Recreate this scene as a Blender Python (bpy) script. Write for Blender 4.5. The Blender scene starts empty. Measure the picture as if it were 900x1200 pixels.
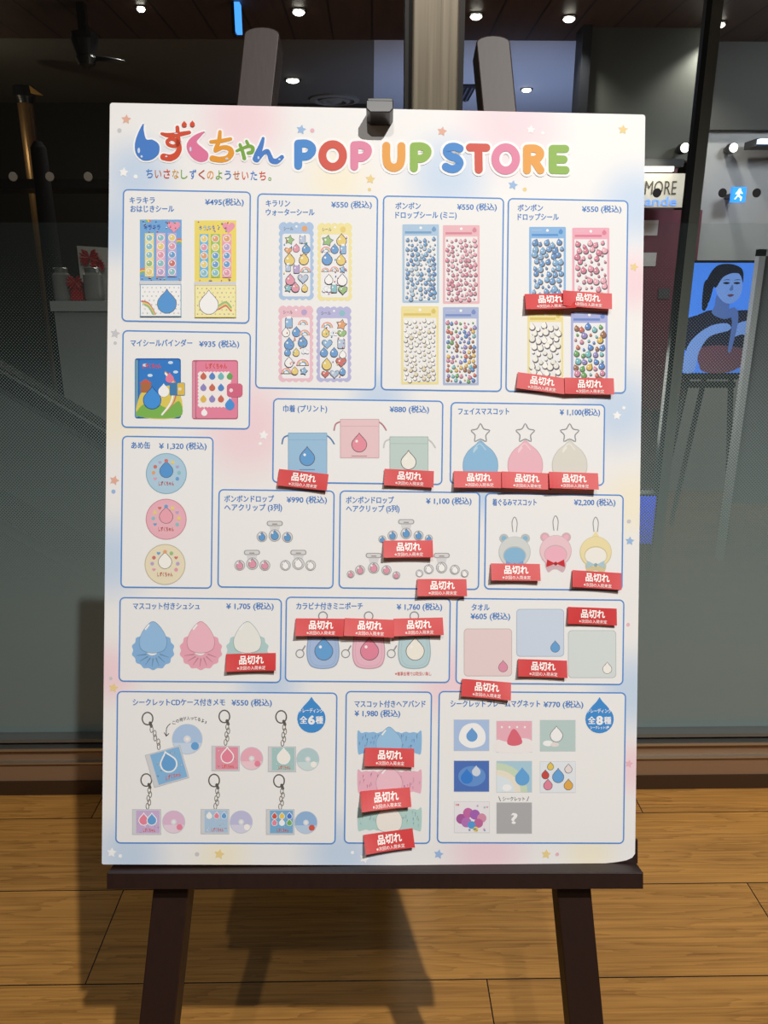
import bpy, bmesh, math, random
from mathutils import Vector, Matrix

SC = bpy.context.scene
COL = SC.collection
R = math.radians

# ------------------------------------------------------------------ camera
EYE = Vector((0.0, 0.0, 1.4))
PITCH, YAW = R(17.0), -0.015
cam = bpy.data.cameras.new('camera')
cam.sensor_fit = 'HORIZONTAL'
cam.sensor_width = 36.0
cam.lens = 36.0
cam.clip_start = 0.02
cam.clip_end = 100
cam_o = bpy.data.objects.new('camera', cam)
COL.objects.link(cam_o)
RC = Matrix.Rotation(YAW, 3, 'Z') @ Matrix.Rotation(math.pi / 2 - PITCH, 3, 'X')
cam_o.matrix_world = Matrix.Translation(EYE) @ RC.to_4x4()
SC.camera = cam_o
RT, UP, BK = RC.col[0].copy(), RC.col[1].copy(), RC.col[2].copy()

# ------------------------------------------------------------------ world, exposure
SC.view_settings.view_transform = 'Standard'
SC.view_settings.look = 'None'
SC.view_settings.gamma = 1
SC.view_settings.use_curve_mapping = False
SC.view_settings.exposure = 0.0
w = bpy.data.worlds.new('world')
SC.world = w
w.use_nodes = True
w.node_tree.nodes['Background'].inputs[0].default_value = (1.0, 0.93, 0.84, 1)
w.node_tree.nodes['Background'].inputs[1].default_value = 0.035


# ------------------------------------------------------------------ lights of the concourse (ceiling spots)
def spot(name, loc, target, power, color, angle=95, radius=0.035, blend=0.6):
    l = bpy.data.lights.new(name, 'SPOT')
    l.energy = power
    l.color = color
    l.spot_size = R(angle)
    l.spot_blend = blend
    l.shadow_soft_size = radius
    o = bpy.data.objects.new(name, l)
    COL.objects.link(o)
    o.location = loc
    d = Vector(target) - Vector(loc)
    o.rotation_euler = d.to_track_quat('-Z', 'Y').to_euler()
    return o


WARM = (1.0, 0.965, 0.92)
spot('ceiling_spot_key', (1.15, -1.8, 4.5), (0.45, 1.1, 0.5), 700, WARM, 58, 0.03, 1.0)
spot('ceiling_spot_fill', (-0.15, -2.45, 4.5), (0.0, 1.0, 0.2), 165, WARM, 60, 0.03)
spot('ceiling_spot_left', (-1.75, -1.8, 4.0), (-0.4, 1.3, 0.5), 8, WARM, 80, 0.03)
spot('ceiling_spot_side', (2.6, -0.9, 4.0), (2.2, 1.9, 0.3), 240, WARM, 52, 0.03, 1.0)


# ------------------------------------------------------------------ geometry helpers
def ray(x, y):
    return -BK + RT * ((x - 450) / 900.0) - UP * ((y - 600) / 900.0)


def at_depth(x, y, z):            # point seen at (x, y), z metres along the view axis
    return EYE + ray(x, y) * z


def at_y(x, y, Y):                # the same on a vertical plane Y metres ahead
    r = ray(x, y)
    return EYE + r * (Y / r.y)


def at_z(x, y, Z):                # the same on a horizontal plane
    r = ray(x, y)
    return EYE + r * ((Z - EYE.z) / r.z)


def lin(c):
    out = []
    for v in c:
        v = v / 255.0
        out.append(v / 12.92 if v <= 0.04045 else ((v + 0.055) / 1.055) ** 2.4)
    return (out[0], out[1], out[2], 1.0)


MATS = {}


def mat(name, rgb, rough=0.6, metal=0.0, emit=0.0, spec=0.5):
    if name in MATS:
        return MATS[name]
    m = bpy.data.materials.new(name)
    m.use_nodes = True
    b = m.node_tree.nodes['Principled BSDF']
    c = lin(rgb)
    b.inputs['Base Color'].default_value = c
    b.inputs['Roughness'].default_value = rough
    b.inputs['Metallic'].default_value = metal
    b.inputs['Specular IOR Level'].default_value = spec
    if emit:
        b.inputs['Emission Color'].default_value = c
        b.inputs['Emission Strength'].default_value = emit
    MATS[name] = m
    return m


def ink(rgb):                     # printing ink on the poster
    return mat('ink_%d_%d_%d' % tuple(rgb), tuple(v * 0.985 for v in rgb), 0.55, spec=0.25)


def N(m, t, **kw):
    n = m.node_tree.nodes.new(t)
    for k, v in kw.items():
        setattr(n, k, v)
    return n


def link(m, a, b):
    m.node_tree.links.new(a, b)


def math_n(m, op, a, b=None, c=None):
    n = N(m, 'ShaderNodeMath', operation=op)
    for i, v in enumerate((a, b, c)):
        if v is None:
            continue
        if isinstance(v, (int, float)):
            n.inputs[i].default_value = v
        else:
            link(m, v, n.inputs[i])
    return n.outputs[0]


def mesh_obj(name, verts, faces, mats, parent=None, idx=None, smooth=False):
    me = bpy.data.meshes.new(name)
    me.from_pydata([tuple(v) for v in verts], [], faces)
    for m in (mats if isinstance(mats, (list, tuple)) else [mats]):
        me.materials.append(m)
    if idx:
        for p, i in zip(me.polygons, idx):
            p.material_index = i
    if smooth:
        for p in me.polygons:
            p.use_smooth = True
    me.update()
    o = bpy.data.objects.new(name, me)
    COL.objects.link(o)
    if parent is not None:
        o.parent = parent
    return o


def bm_obj(name, bm, m, parent=None, smooth=False):
    bmesh.ops.recalc_face_normals(bm, faces=bm.faces)
    me = bpy.data.meshes.new(name)
    bm.to_mesh(me)
    bm.free()
    for q in (m if isinstance(m, (list, tuple)) else [m]):
        me.materials.append(q)
    if smooth:
        for p in me.polygons:
            p.use_smooth = True
    o = bpy.data.objects.new(name, me)
    COL.objects.link(o)
    if parent is not None:
        o.parent = parent
        if parent.parent is None and parent.type == 'EMPTY' or True:
            pass
    return o


def root(name, loc, label=None, cat=None, group=None):
    o = bpy.data.objects.new(name, None)
    o.empty_display_size = 0.05
    COL.objects.link(o)
    o.location = loc
    if label:
        o['label'] = label
    if cat:
        o['category'] = cat
    if group:
        o['group'] = group
    return o


def tag(o, label, cat, group=None):
    o['label'] = label
    o['category'] = cat
    if group:
        o['group'] = group
    return o


def struct(o):
    o['kind'] = 'structure'
    return o


ZERO = Vector((0, 0, 0))


def box_bm(x0, x1, y0, y1, z0, z1, off=ZERO, bm=None):
    bm = bm or bmesh.new()
    v = [bm.verts.new(Vector((x, y, z)) - off) for z in (z0, z1) for y in (y0, y1) for x in (x0, x1)]
    for f in ((0, 1, 3, 2), (4, 5, 7, 6), (0, 1, 5, 4), (2, 3, 7, 6), (0, 2, 6, 4), (1, 3, 7, 5)):
        bm.faces.new([v[i] for i in f])
    return bm


def box(name, x0, x1, y0, y1, z0, z1, m, parent=None, bevel=0.0):
    off = parent.location if parent is not None else ZERO
    o = bm_obj(name, box_bm(x0, x1, y0, y1, z0, z1, off), m, parent)
    if bevel:
        add_bevel(o, bevel)
    return o


def add_bevel(o, wd, seg=2):
    b = o.modifiers.new('bevel', 'BEVEL')
    b.width = wd
    b.segments = seg
    b.limit_method = 'ANGLE'
    return o


def prism(name, pts, ext, m, parent=None, bevel=0.0):
    """closed outline of world points, extruded by the vector ext"""
    off = parent.location if parent is not None else ZERO
    bm = bmesh.new()
    a = [bm.verts.new(Vector(p) - off) for p in pts]
    b = [bm.verts.new(Vector(p) + ext - off) for p in pts]
    bm.faces.new(a)
    bm.faces.new(list(reversed(b)))
    n = len(a)
    for i in range(n):
        bm.faces.new((a[i], a[(i + 1) % n], b[(i + 1) % n], b[i]))
    o = bm_obj(name, bm, m, parent)
    if bevel:
        add_bevel(o, bevel)
    return o


def tube(name, path, rad, m, parent=None, n=10):
    off = parent.location if parent is not None else ZERO
    bm = bmesh.new()
    rings = []
    P = [Vector(p) - off for p in path]
    for i, p in enumerate(P):
        d = (P[min(i + 1, len(P) - 1)] - P[max(i - 1, 0)]).normalized()
        s = d.cross(Vector((0, 0, 1)))
        if s.length < 1e-3:
            s = d.cross(Vector((1, 0, 0)))
        s.normalize()
        t = d.cross(s)
        rr = rad[i] if isinstance(rad, (list, tuple)) else rad
        rings.append([bm.verts.new(p + (s * math.cos(2 * math.pi * k / n) + t * math.sin(2 * math.pi * k / n)) * rr) for k in range(n)])
    for a, b in zip(rings, rings[1:]):
        for k in range(n):
            bm.faces.new((a[k], a[(k + 1) % n], b[(k + 1) % n], b[k]))
    bm.faces.new(rings[0])
    bm.faces.new(rings[-1])
    return bm_obj(name, bm, m, parent, smooth=True)


def lathe(name, prof, centre, m, parent=None, n=24, axis='Z'):
    off = parent.location if parent is not None else ZERO
    bm = bmesh.new()
    rings = []
    for r, h in prof:
        ring = []
        for k in range(n):
            a = 2 * math.pi * k / n
            q = Vector((r * math.cos(a), r * math.sin(a), h))
            if axis == 'Y':
                q = Vector((q.x, q.z, q.y))
            ring.append(bm.verts.new(Vector(centre) + q - off))
        rings.append(ring)
    for a, b in zip(rings, rings[1:]):
        for k in range(n):
            bm.faces.new((a[k], a[(k + 1) % n], b[(k + 1) % n], b[k]))
    bm.faces.new(rings[0])
    bm.faces.new(rings[-1])
    return bm_obj(name, bm, m, parent, smooth=False)


# ------------------------------------------------------------------ procedural surface materials
def wood_floor():
    m = bpy.data.materials.new('floor_vinyl_planks')
    m.use_nodes = True
    b = m.node_tree.nodes['Principled BSDF']
    tc = N(m, 'ShaderNodeTexCoord')
    sp = N(m, 'ShaderNodeSeparateXYZ')
    link(m, tc.outputs['Object'], sp.inputs[0])
    X, Y = sp.outputs[0], sp.outputs[1]
    v = math_n(m, 'DIVIDE', math_n(m, 'SUBTRACT', Y, 1.2435), 0.2565)
    row = math_n(m, 'FLOOR', v)
    u = math_n(m, 'DIVIDE', math_n(m, 'SUBTRACT', math_n(m, 'SUBTRACT', X, 0.9), math_n(m, 'MULTIPLY', row, 0.667)), 1.5)
    pid = math_n(m, 'FLOOR', u)
    fv = math_n(m, 'ABSOLUTE', math_n(m, 'SUBTRACT', math_n(m, 'FRACT', v), 0.5))
    fu = math_n(m, 'ABSOLUTE', math_n(m, 'SUBTRACT', math_n(m, 'FRACT', u), 0.5))
    gap = math_n(m, 'MAXIMUM', math_n(m, 'GREATER_THAN', fv, 0.4945), math_n(m, 'GREATER_THAN', fu, 0.4991))
    cid = N(m, 'ShaderNodeCombineXYZ')
    link(m, row, cid.inputs[0])
    link(m, pid, cid.inputs[1])
    wn = N(m, 'ShaderNodeTexWhiteNoise', noise_dimensions='3D')
    link(m, cid.outputs[0], wn.inputs['Vector'])
    # grain space: stretched along the plank, shifted per plank
    cg = N(m, 'ShaderNodeCombineXYZ')
    link(m, math_n(m, 'ADD', math_n(m, 'MULTIPLY', X, 0.55), math_n(m, 'MULTIPLY', wn.outputs['Value'], 37.0)), cg.inputs[0])
    link(m, math_n(m, 'MULTIPLY', Y, 6.0), cg.inputs[1])
    link(m, math_n(m, 'MULTIPLY', wn.outputs['Value'], 19.0), cg.inputs[2])
    n1 = N(m, 'ShaderNodeTexNoise')
    n1.inputs['Scale'].default_value = 2.2
    n1.inputs['Detail'].default_value = 5
    n1.inputs['Distortion'].default_value = 0.15
    link(m, cg.outputs[0], n1.inputs['Vector'])
    # ring-like contour lines of the grain
    ringf = math_n(m, 'FRACT', math_n(m, 'MULTIPLY', n1.outputs['Fac'], 11.0))
    ringd = math_n(m, 'POWER', ringf, 2.5)
    cg2 = N(m, 'ShaderNodeCombineXYZ')
    link(m, math_n(m, 'MULTIPLY', X, 1.6), cg2.inputs[0])
    link(m, math_n(m, 'MULTIPLY', Y, 130.0), cg2.inputs[1])
    link(m, wn.outputs['Value'], cg2.inputs[2])
    n2 = N(m, 'ShaderNodeTexNoise')
    n2.inputs['Scale'].default_value = 1.6
    n2.inputs['Detail'].default_value = 4
    link(m, cg2.outputs[0], n2.inputs['Vector'])
    mixv = math_n(m, 'ADD', math_n(m, 'MULTIPLY', ringd, 0.17), math_n(m, 'MULTIPLY', n2.outputs['Fac'], 0.6))
    mixv = math_n(m, 'ADD', mixv, math_n(m, 'MULTIPLY', n1.outputs['Fac'], 0.35))
    mixv = math_n(m, 'ADD', mixv, math_n(m, 'MULTIPLY', wn.outputs['Value'], 0.12))
    cr = N(m, 'ShaderNodeValToRGB')
    cr.color_ramp.elements[0].position = 0.25
    cr.color_ramp.elements[0].color = lin((214, 156, 80))
    cr.color_ramp.elements[1].position = 0.95
    cr.color_ramp.elements[1].color = lin((112, 72, 30))
    link(m, mixv, cr.inputs[0])
    # knots
    kn = N(m, 'ShaderNodeTexVoronoi')
    kn.inputs['Scale'].default_value = 1.0
    ck = N(m, 'ShaderNodeCombineXYZ')
    link(m, math_n(m, 'MULTIPLY', X, 1.1), ck.inputs[0])
    link(m, math_n(m, 'MULTIPLY', Y, 3.1), ck.inputs[1])
    link(m, ck.outputs[0], kn.inputs['Vector'])
    kmask = N(m, 'ShaderNodeMapRange')
    kmask.inputs[1].default_value = 0.02
    kmask.inputs[2].default_value = 0.11
    kmask.inputs[3].default_value = 0.75
    kmask.inputs[4].default_value = 0.0
    link(m, kn.outputs['Distance'], kmask.inputs[0])
    mk = N(m, 'ShaderNodeMix', data_type='RGBA')
    link(m, math_n(m, 'MULTIPLY', kmask.outputs[0], n2.outputs['Fac']), mk.inputs[0])
    link(m, cr.outputs[0], mk.inputs[6])
    mk.inputs[7].default_value = lin((52, 32, 14))
    mg = N(m, 'ShaderNodeMix', data_type='RGBA')
    link(m, gap, mg.inputs[0])
    link(m, mk.outputs[2], mg.inputs[6])
    mg.inputs[7].default_value = lin((40, 26, 14))
    link(m, mg.outputs[2], b.inputs['Base Color'])
    b.inputs['Roughness'].default_value = 0.24
    bp_ = N(m, 'ShaderNodeBump')
    bp_.inputs['Strength'].default_value = 0.25
    bp_.inputs['Distance'].default_value = 0.001
    link(m, math_n(m, 'SUBTRACT', n2.outputs['Fac'], math_n(m, 'MULTIPLY', gap, 2.0)), bp_.inputs['Height'])
    link(m, bp_.outputs[0], b.inputs['Normal'])
    return m


def dark_wood(name, a, bcol, rough, scale):
    m = bpy.data.materials.new(name)
    m.use_nodes = True
    b = m.node_tree.nodes['Principled BSDF']
    tc = N(m, 'ShaderNodeTexCoord')
    mp = N(m, 'ShaderNodeMapping')
    mp.inputs['Scale'].default_value = scale
    link(m, tc.outputs['Object'], mp.inputs[0])
    n1 = N(m, 'ShaderNodeTexNoise')
    n1.inputs['Scale'].default_value = 6
    n1.inputs['Detail'].default_value = 6
    link(m, mp.outputs[0], n1.inputs['Vector'])
    mx = N(m, 'ShaderNodeMix', data_type='RGBA')
    link(m, n1.outputs['Fac'], mx.inputs[0])
    mx.inputs[6].default_value = lin(a)
    mx.inputs[7].default_value = lin(bcol)
    link(m, mx.outputs[2], b.inputs['Base Color'])
    b.inputs['Roughness'].default_value = rough
    bp_ = N(m, 'ShaderNodeBump')
    bp_.inputs['Strength'].default_value = 0.08
    bp_.inputs['Distance'].default_value = 0.001
    link(m, n1.outputs['Fac'], bp_.inputs['Height'])
    link(m, bp_.outputs[0], b.inputs['Normal'])
    return m


def brushed(name, rgb, rough, scale):
    m = bpy.data.materials.new(name)
    m.use_nodes = True
    b = m.node_tree.nodes['Principled BSDF']
    b.inputs['Base Color'].default_value = lin(rgb)
    b.inputs['Metallic'].default_value = 0.55
    tc = N(m, 'ShaderNodeTexCoord')
    mp = N(m, 'ShaderNodeMapping')
    mp.inputs['Scale'].default_value = scale
    link(m, tc.outputs['Object'], mp.inputs[0])
    n1 = N(m, 'ShaderNodeTexNoise')
    n1.inputs['Scale'].default_value = 1.0
    n1.inputs['Detail'].default_value = 3
    link(m, mp.outputs[0], n1.inputs['Vector'])
    mr = N(m, 'ShaderNodeMapRange')
    mr.inputs[3].default_value = rough * 0.7
    mr.inputs[4].default_value = rough * 1.4
    link(m, n1.outputs['Fac'], mr.inputs[0])
    link(m, mr.outputs[0], b.inputs['Roughness'])
    bp_ = N(m, 'ShaderNodeBump')
    bp_.inputs['Strength'].default_value = 0.02
    bp_.inputs['Distance'].default_value = 0.001
    if scale[2] > 10:
        link(m, n1.outputs['Fac'], bp_.inputs['Height'])
        link(m, bp_.outputs[0], b.inputs['Normal'])
    return m


def glass_mat():
    m = bpy.data.materials.new('clear_glass')
    m.use_nodes = True
    nt = m.node_tree
    nt.nodes.remove(nt.nodes['Principled BSDF'])
    out = nt.nodes['Material Output']
    tr = N(m, 'ShaderNodeBsdfTransparent')
    tr.inputs[0].default_value = (0.95, 0.97, 0.96, 1)
    gl = N(m, 'ShaderNodeBsdfGlossy')
    gl.inputs['Roughness'].default_value = 0.01
    fr = N(m, 'ShaderNodeFresnel')
    ge = N(m, 'ShaderNodeNewGeometry')
    link(m, math_n(m, 'SUBTRACT', 1.45, math_n(m, 'MULTIPLY', ge.outputs['Backfacing'], 1.45 - 1 / 1.45)), fr.inputs[0])
    mx = N(m, 'ShaderNodeMixShader')
    link(m, fr.outputs[0], mx.inputs[0])
    link(m, tr.outputs[0], mx.inputs[1])
    link(m, gl.outputs[0], mx.inputs[2])
    link(m, mx.outputs[0], out.inputs[0])
    return m


def film_mat():
    """frosted film: a solid grey-green foil whose upper part breaks up into a halftone of dots"""
    m = bpy.data.materials.new('halftone_frost_film')
    m.use_nodes = True
    nt = m.node_tree
    b = nt.nodes['Principled BSDF']
    out = nt.nodes['Material Output']
    b.inputs['Base Color'].default_value = lin((134, 148, 151))
    b.inputs['Roughness'].default_value = 0.45
    b.inputs['Specular IOR Level'].default_value = 0.3
    tc = N(m, 'ShaderNodeTexCoord')
    sp = N(m, 'ShaderNodeSeparateXYZ')
    link(m, tc.outputs['Object'], sp.inputs[0])
    X, Z = sp.outputs[0], sp.outputs[2]
    pitch = 0.0072
    # 45 degree dot grid
    a = math_n(m, 'MULTIPLY', math_n(m, 'ADD', X, Z), 0.7071 / pitch * 1.25)
    c = math_n(m, 'MULTIPLY', math_n(m, 'SUBTRACT', X, Z), 0.7071 / pitch * 1.25)
    da = math_n(m, 'SUBTRACT', math_n(m, 'FRACT', a), 0.5)
    dc = math_n(m, 'SUBTRACT', math_n(m, 'FRACT', c), 0.5)
    d = math_n(m, 'SQRT', math_n(m, 'ADD', math_n(m, 'MULTIPLY', da, da), math_n(m, 'MULTIPLY', dc, dc)))
    # clear hole in each cell: wide high up, closed low down
    mr = N(m, 'ShaderNodeMapRange')
    mr.inputs[1].default_value = 0.45
    mr.inputs[2].default_value = 1.52
    mr.inputs[3].default_value = 0.0
    mr.inputs[4].default_value = 0.72
    link(m, Z, mr.inputs[0])
    hole = math_n(m, 'LESS_THAN', d, mr.outputs[0])
    haze = math_n(m, 'MULTIPLY', math_n(m, 'SUBTRACT', 1.0, hole), 0.93)
    haze = math_n(m, 'ADD', haze, 0.03)
    tr = N(m, 'ShaderNodeBsdfTransparent')
    tr.inputs[0].default_value = (0.95, 0.97, 0.96, 1)
    mx = N(m, 'ShaderNodeMixShader')
    link(m, haze, mx.inputs[0])
    link(m, tr.outputs[0], mx.inputs[1])
    link(m, b.outputs[0], mx.inputs[2])
    link(m, mx.outputs[0], out.inputs[0])
    return m


def plank_ceiling():
    m = bpy.data.materials.new('dark_plank_ceiling')
    m.use_nodes = True
    b = m.node_tree.nodes['Principled BSDF']
    tc = N(m, 'ShaderNodeTexCoord')
    sp = N(m, 'ShaderNodeSeparateXYZ')
    link(m, tc.outputs['Object'], sp.inputs[0])
    f = math_n(m, 'FRACT', math_n(m, 'DIVIDE', sp.outputs[0], 0.22))
    g = math_n(m, 'LESS_THAN', f, 0.05)
    n1 = N(m, 'ShaderNodeTexNoise')
    n1.inputs['Scale'].default_value = 4
    mp = N(m, 'ShaderNodeMapping')
    mp.inputs['Scale'].default_value = (8, 0.6, 1)
    link(m, tc.outputs['Object'], mp.inputs[0])
    link(m, mp.outputs[0], n1.inputs['Vector'])
    mx = N(m, 'ShaderNodeMix', data_type='RGBA')
    link(m, n1.outputs['Fac'], mx.inputs[0])
    mx.inputs[6].default_value = lin((84, 60, 52))
    mx.inputs[7].default_value = lin((54, 40, 35))
    mg = N(m, 'ShaderNodeMix', data_type='RGBA')
    link(m, g, mg.inputs[0])
    link(m, mx.outputs[2], mg.inputs[6])
    mg.inputs[7].default_value = lin((14, 10, 9))
    link(m, mg.outputs[2], b.inputs['Base Color'])
    b.inputs['Roughness'].default_value = 0.45
    return m


ESPRESSO = dark_wood('espresso_wood', (44, 21, 14), (28, 13, 9), 0.5, (30, 30, 4))
STEEL = brushed('brushed_steel', (150, 140, 122), 0.3, (160, 160, 2))
BRONZE = mat('bronze_metal', (142, 114, 88), 0.4, 0.2)
ALU = mat('aluminium_rail', (190, 190, 186), 0.3, 0.9)
BLACK = mat('black_plastic', (28, 28, 30), 0.35)

# ------------------------------------------------------------------ the setting
GY = 1.86                                   # the glazed front stands 1.86 m ahead
fl = box('floor', -5, 5, -3.5, 9.2, -0.05, 0, wood_floor())
struct(fl)
box_c = box('ceiling', -5, 5, 1.95, 5.0, 2.7, 2.78, plank_ceiling())
struct(box_c)
CEIL_DIM = mat('ceiling_dim_grey', (96, 94, 88), 0.8)
CEIL_LIT = mat('ceiling_lit_white', (188, 194, 206), 0.7)  # one far ceiling: its dim and brightly lit halves are put into two colours
for nm, x0, x1, mm in (('ceiling_far_left', -5, 0.02, CEIL_DIM), ('ceiling_far_right', 0.02, 5, CEIL_LIT)):
    struct(box(nm, x0, x1, 5.0, 9.2, 2.76, 2.84, mm))
struct(box('wall_back', -5, 5, 9.2, 9.3, 0, 2.84, mat('dark_back_wall', (58, 54, 50), 0.6)))
struct(box('wall_left', -5.1, -5, 1.9, 9.2, 0, 2.84, mat('dark_side_wall', (46, 43, 40), 0.6)))
struct(box('wall_right', 5, 5.1, 1.9, 9.2, 0, 2.84, mat('pale_side_wall', (150, 150, 150), 0.7)))

# kick plate of brown metal under the glass, pale lines along it
tr1 = box('trim_1', -3.2, 3.2, GY, GY + 0.1, 0.0, 0.155, BRONZE)
struct(tr1)
al = box('metal_rail', -3.2, 3.2, GY - 0.012, GY, 0.106, 0.111, ALU, tr1)
al = box('metal_rail', -3.2, 3.2, GY - 0.018, GY + 0.004, 0.152, 0.160, ALU, tr1)
al = box('metal_rail', -3.2, 3.2, GY - 0.006, GY + 0.03, 0.172, 0.182, mat('rail_dull_grey', (120, 122, 120), 0.4, 0.6), tr1)  # duller grey rail along the foot of the glass
box('foot_strip', -3.2, 3.2, GY - 0.004, GY, 0.0, 0.045, mat('foot_strip_metal', (78, 60, 44), 0.5, 0.6), tr1)

GLASS = glass_mat()
FILM = film_mat()
POST_X0, POST_X1 = 0.0865, 0.185
for i, (x0, x1) in enumerate(((-3.2, POST_X0 - 0.006), (POST_X1 + 0.006, 3.2))):
    wd = box('window_%d' % (i + 1), x0, x1, GY + 0.02, GY + 0.03, 0.155, 3.0, GLASS)
    struct(wd)
    fm = box('frosted_film', x0, x1, GY + 0.0315, GY + 0.032, 0.16, 1.52, FILM, wd)
    fm['label'] = 'grey frosted film breaking up into a dot pattern'
    DOTM = mat('marker_dot_grey', (105, 100, 90), 0.5) if i == 0 else mat('marker_dot_dark', (22, 22, 24), 0.5)
    for px, py in (((15, 207), (58, 207), (103, 207)) if i == 0 else ((770, 226), (847, 226), (887, 226))):
        c = at_y(px, py, GY + 0.016)
        lathe('marker_dot', [(0.009, 0), (0.010, 0.001)], c, DOTM, wd, 20, 'Y')

# stainless post between the panes
tr2 = box('trim_2', POST_X0, POST_X1, GY - 0.03, GY + 0.08, 0.155, 3.0, STEEL, None, 0.004)
struct(tr2)
box('edge_channel', POST_X0 - 0.014, POST_X0, GY - 0.005, GY + 0.06, 0.155, 3.0, mat('channel_dark', (44, 42, 40), 0.4, 0.5), tr2)
box('edge_channel', POST_X1, POST_X1 + 0.014, GY - 0.005, GY + 0.06, 0.155, 3.0, MATS['channel_dark'], tr2)


# ------------------------------------------------------------------ behind the glass
def lamp(name, loc, power, color, size=0.08, angle=120):
    return spot(name, loc, (loc[0], loc[1], 0), power, color, angle, size)


def downlight(px, py, z, power, label, color=(1, 0.95, 0.86), rad=0.03):
    c = at_z(px, py, z)
    t = root('ceiling_downlight', c, label, 'ceiling light', 'downlights behind the glass')
    lathe('rim', [(rad * 1.35, -0.004), (rad * 1.35, 0), (rad, 0), (rad, -0.008), (rad * 1.3, -0.008)], c, mat('lamp_rim', (60, 58, 55), 0.4, 0.5), t)
    lathe('diffuser', [(rad, -0.004), (rad, -0.012), (rad * 0.7, -0.02)], c, mat('lamp_glow', (255, 248, 232), 0.5, 0, 9.0), t)
    if power:
        lamp('downlight_glow', c - Vector((0, 0, 0.03)), power, color, rad)
    return t


downlight(558, 17, 2.7, 40, 'round glowing downlight in the dark ceiling just right of the steel post')
downlight(667, 20, 2.7, 22, 'round glowing downlight in the dark ceiling above the letters of the white board')
downlight(843, 27, 2.7, 22, 'round glowing downlight nearest the right edge of the photo')
downlight(350, 12, 2.7, 10, 'round glowing downlight in the dark ceiling right of the blue hanging sign')
downlight(165, 8, 2.7, 12, 'dim downlight high on the left above the black ceiling camera', rad=0.02)
downlight(343, 93, 2.76, 8, 'oval lit downlight in the grey far ceiling beside the left easel post', rad=0.045)
downlight(617, 104, 2.76, 10, 'small white downlight in the pale blue far ceiling right of the easel post', (0.8, 0.88, 1), rad=0.035)
spot('added_blue_uplight', (1.0, 6.3, 1.2), (1.0, 6.6, 2.8), 65, (0.5, 0.62, 1.0), 120, 0.3)  # unseen uplight, added to turn the far ceiling blue
spot('right_shop_light', (2.6, 3.6, 2.6), (2.6, 5.0, 1.4), 75, (0.9, 0.94, 1.0), 120, 0.2)

def glow(name, loc, power, color, rad=0.25):
    l = bpy.data.lights.new(name, 'POINT')
    l.energy = power
    l.color = color
    l.shadow_soft_size = rad
    o = bpy.data.objects.new(name, l)
    COL.objects.link(o)
    o.location = loc


glow('added_fill_right', (1.1, 3.3, 0.9), 16, (1, 0.95, 0.9))  # added point light hidden behind the board, lifts the dark plank ceiling
glow('added_fill_left', (-0.9, 3.9, 0.8), 5, (1, 0.95, 0.9))  # its weaker partner on the left, likewise added as hidden fill
glow('added_column_fill', (-2.55, 5.2, 2.2), 3.0, (1, 0.85, 0.6), 0.05)  # small unseen light added so the bronze column shows
# round air diffuser in the far ceiling
c = at_z(392, 116, 2.76)
t = root('air_diffuser', c, 'round ringed air diffuser in the grey far ceiling left of the clip', 'ceiling vent')
DIF = mat('diffuser_grey', (120, 118, 112), 0.6)
lathe('outer_ring', [(0.20, 0), (0.20, -0.012), (0.16, -0.02), (0.15, 0)], c, DIF, t, 40)
lathe('middle_ring', [(0.125, 0), (0.125, -0.02), (0.095, -0.028), (0.09, 0)], c, DIF, t, 40)
lathe('inner_cone', [(0.06, 0), (0.06, -0.02), (0.02, -0.034)], c, DIF, t, 32)
# louvre grille
c = at_z(546, 108, 2.76)
t = root('air_grille', c, 'dark slatted air grille in the pale ceiling beside the steel post', 'ceiling vent')
box('grille_frame', c.x - 0.10, c.x + 0.05, c.y - 0.26, c.y + 0.26, 2.748, 2.76, mat('grille_dark', (34, 36, 44), 0.6), t)
for k in range(4):
    box('slat', c.x - 0.09 + k * 0.035, c.x - 0.076 + k * 0.035, c.y - 0.24, c.y + 0.24, 2.738, 2.748, mat('grille_slat', (90, 95, 110), 0.5), t)

# dome camera hanging left
c = at_z(98, 52, 2.7)
c = at_y(101, 66, 4.4)
t = root('ceiling_camera', c, 'black dome camera with a side arm hanging under the ceiling at upper left', 'security camera')
lathe('mount', [(0.045, 0.0), (0.065, 0.07), (0.065, 0.10)], c, BLACK, t)
lathe('dome', [(0.012, -0.055), (0.04, -0.04), (0.052, -0.01), (0.048, 0.0)], c, BLACK, t)
tube('arm', [c + Vector((0.03, 0, -0.01)), c + Vector((0.1, 0, -0.012)), c + Vector((0.19, 0.0, -0.022))], [0.012, 0.012, 0.006], BLACK, t)
box('stem', c.x - 0.02, c.x + 0.02, c.y - 0.02, c.y + 0.02, c.z + 0.1, 2.7, BLACK, t)

# bronze column and its little flag lamp
a = at_y(20, 100, 5.6)
b2 = at_y(34, 100, 5.6)
t = root('bronze_column', (0.5 * (a.x + b2.x), 5.6, 0), 'slim bronze column far back at the left edge', 'column')
lathe('shaft', [(0.048, 0), (0.048, 2.5)], (0.5 * (a.x + b2.x), 5.6, 0), mat('bronze_shaft', (150, 116, 76), 0.4, 0.6), t)
prism('flag_shade', [at_y(34, 100, 5.55), at_y(49, 111, 5.55), at_y(36, 109, 5.55)], Vector((0, 0.03, 0)), mat('flag_gold', (196, 150, 84), 0.5), t)
lathe('capital', [(0.05, 2.48), (0.065, 2.52), (0.065, 2.58)], (0.5 * (a.x + b2.x), 5.6, 0), BLACK, t)
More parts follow.
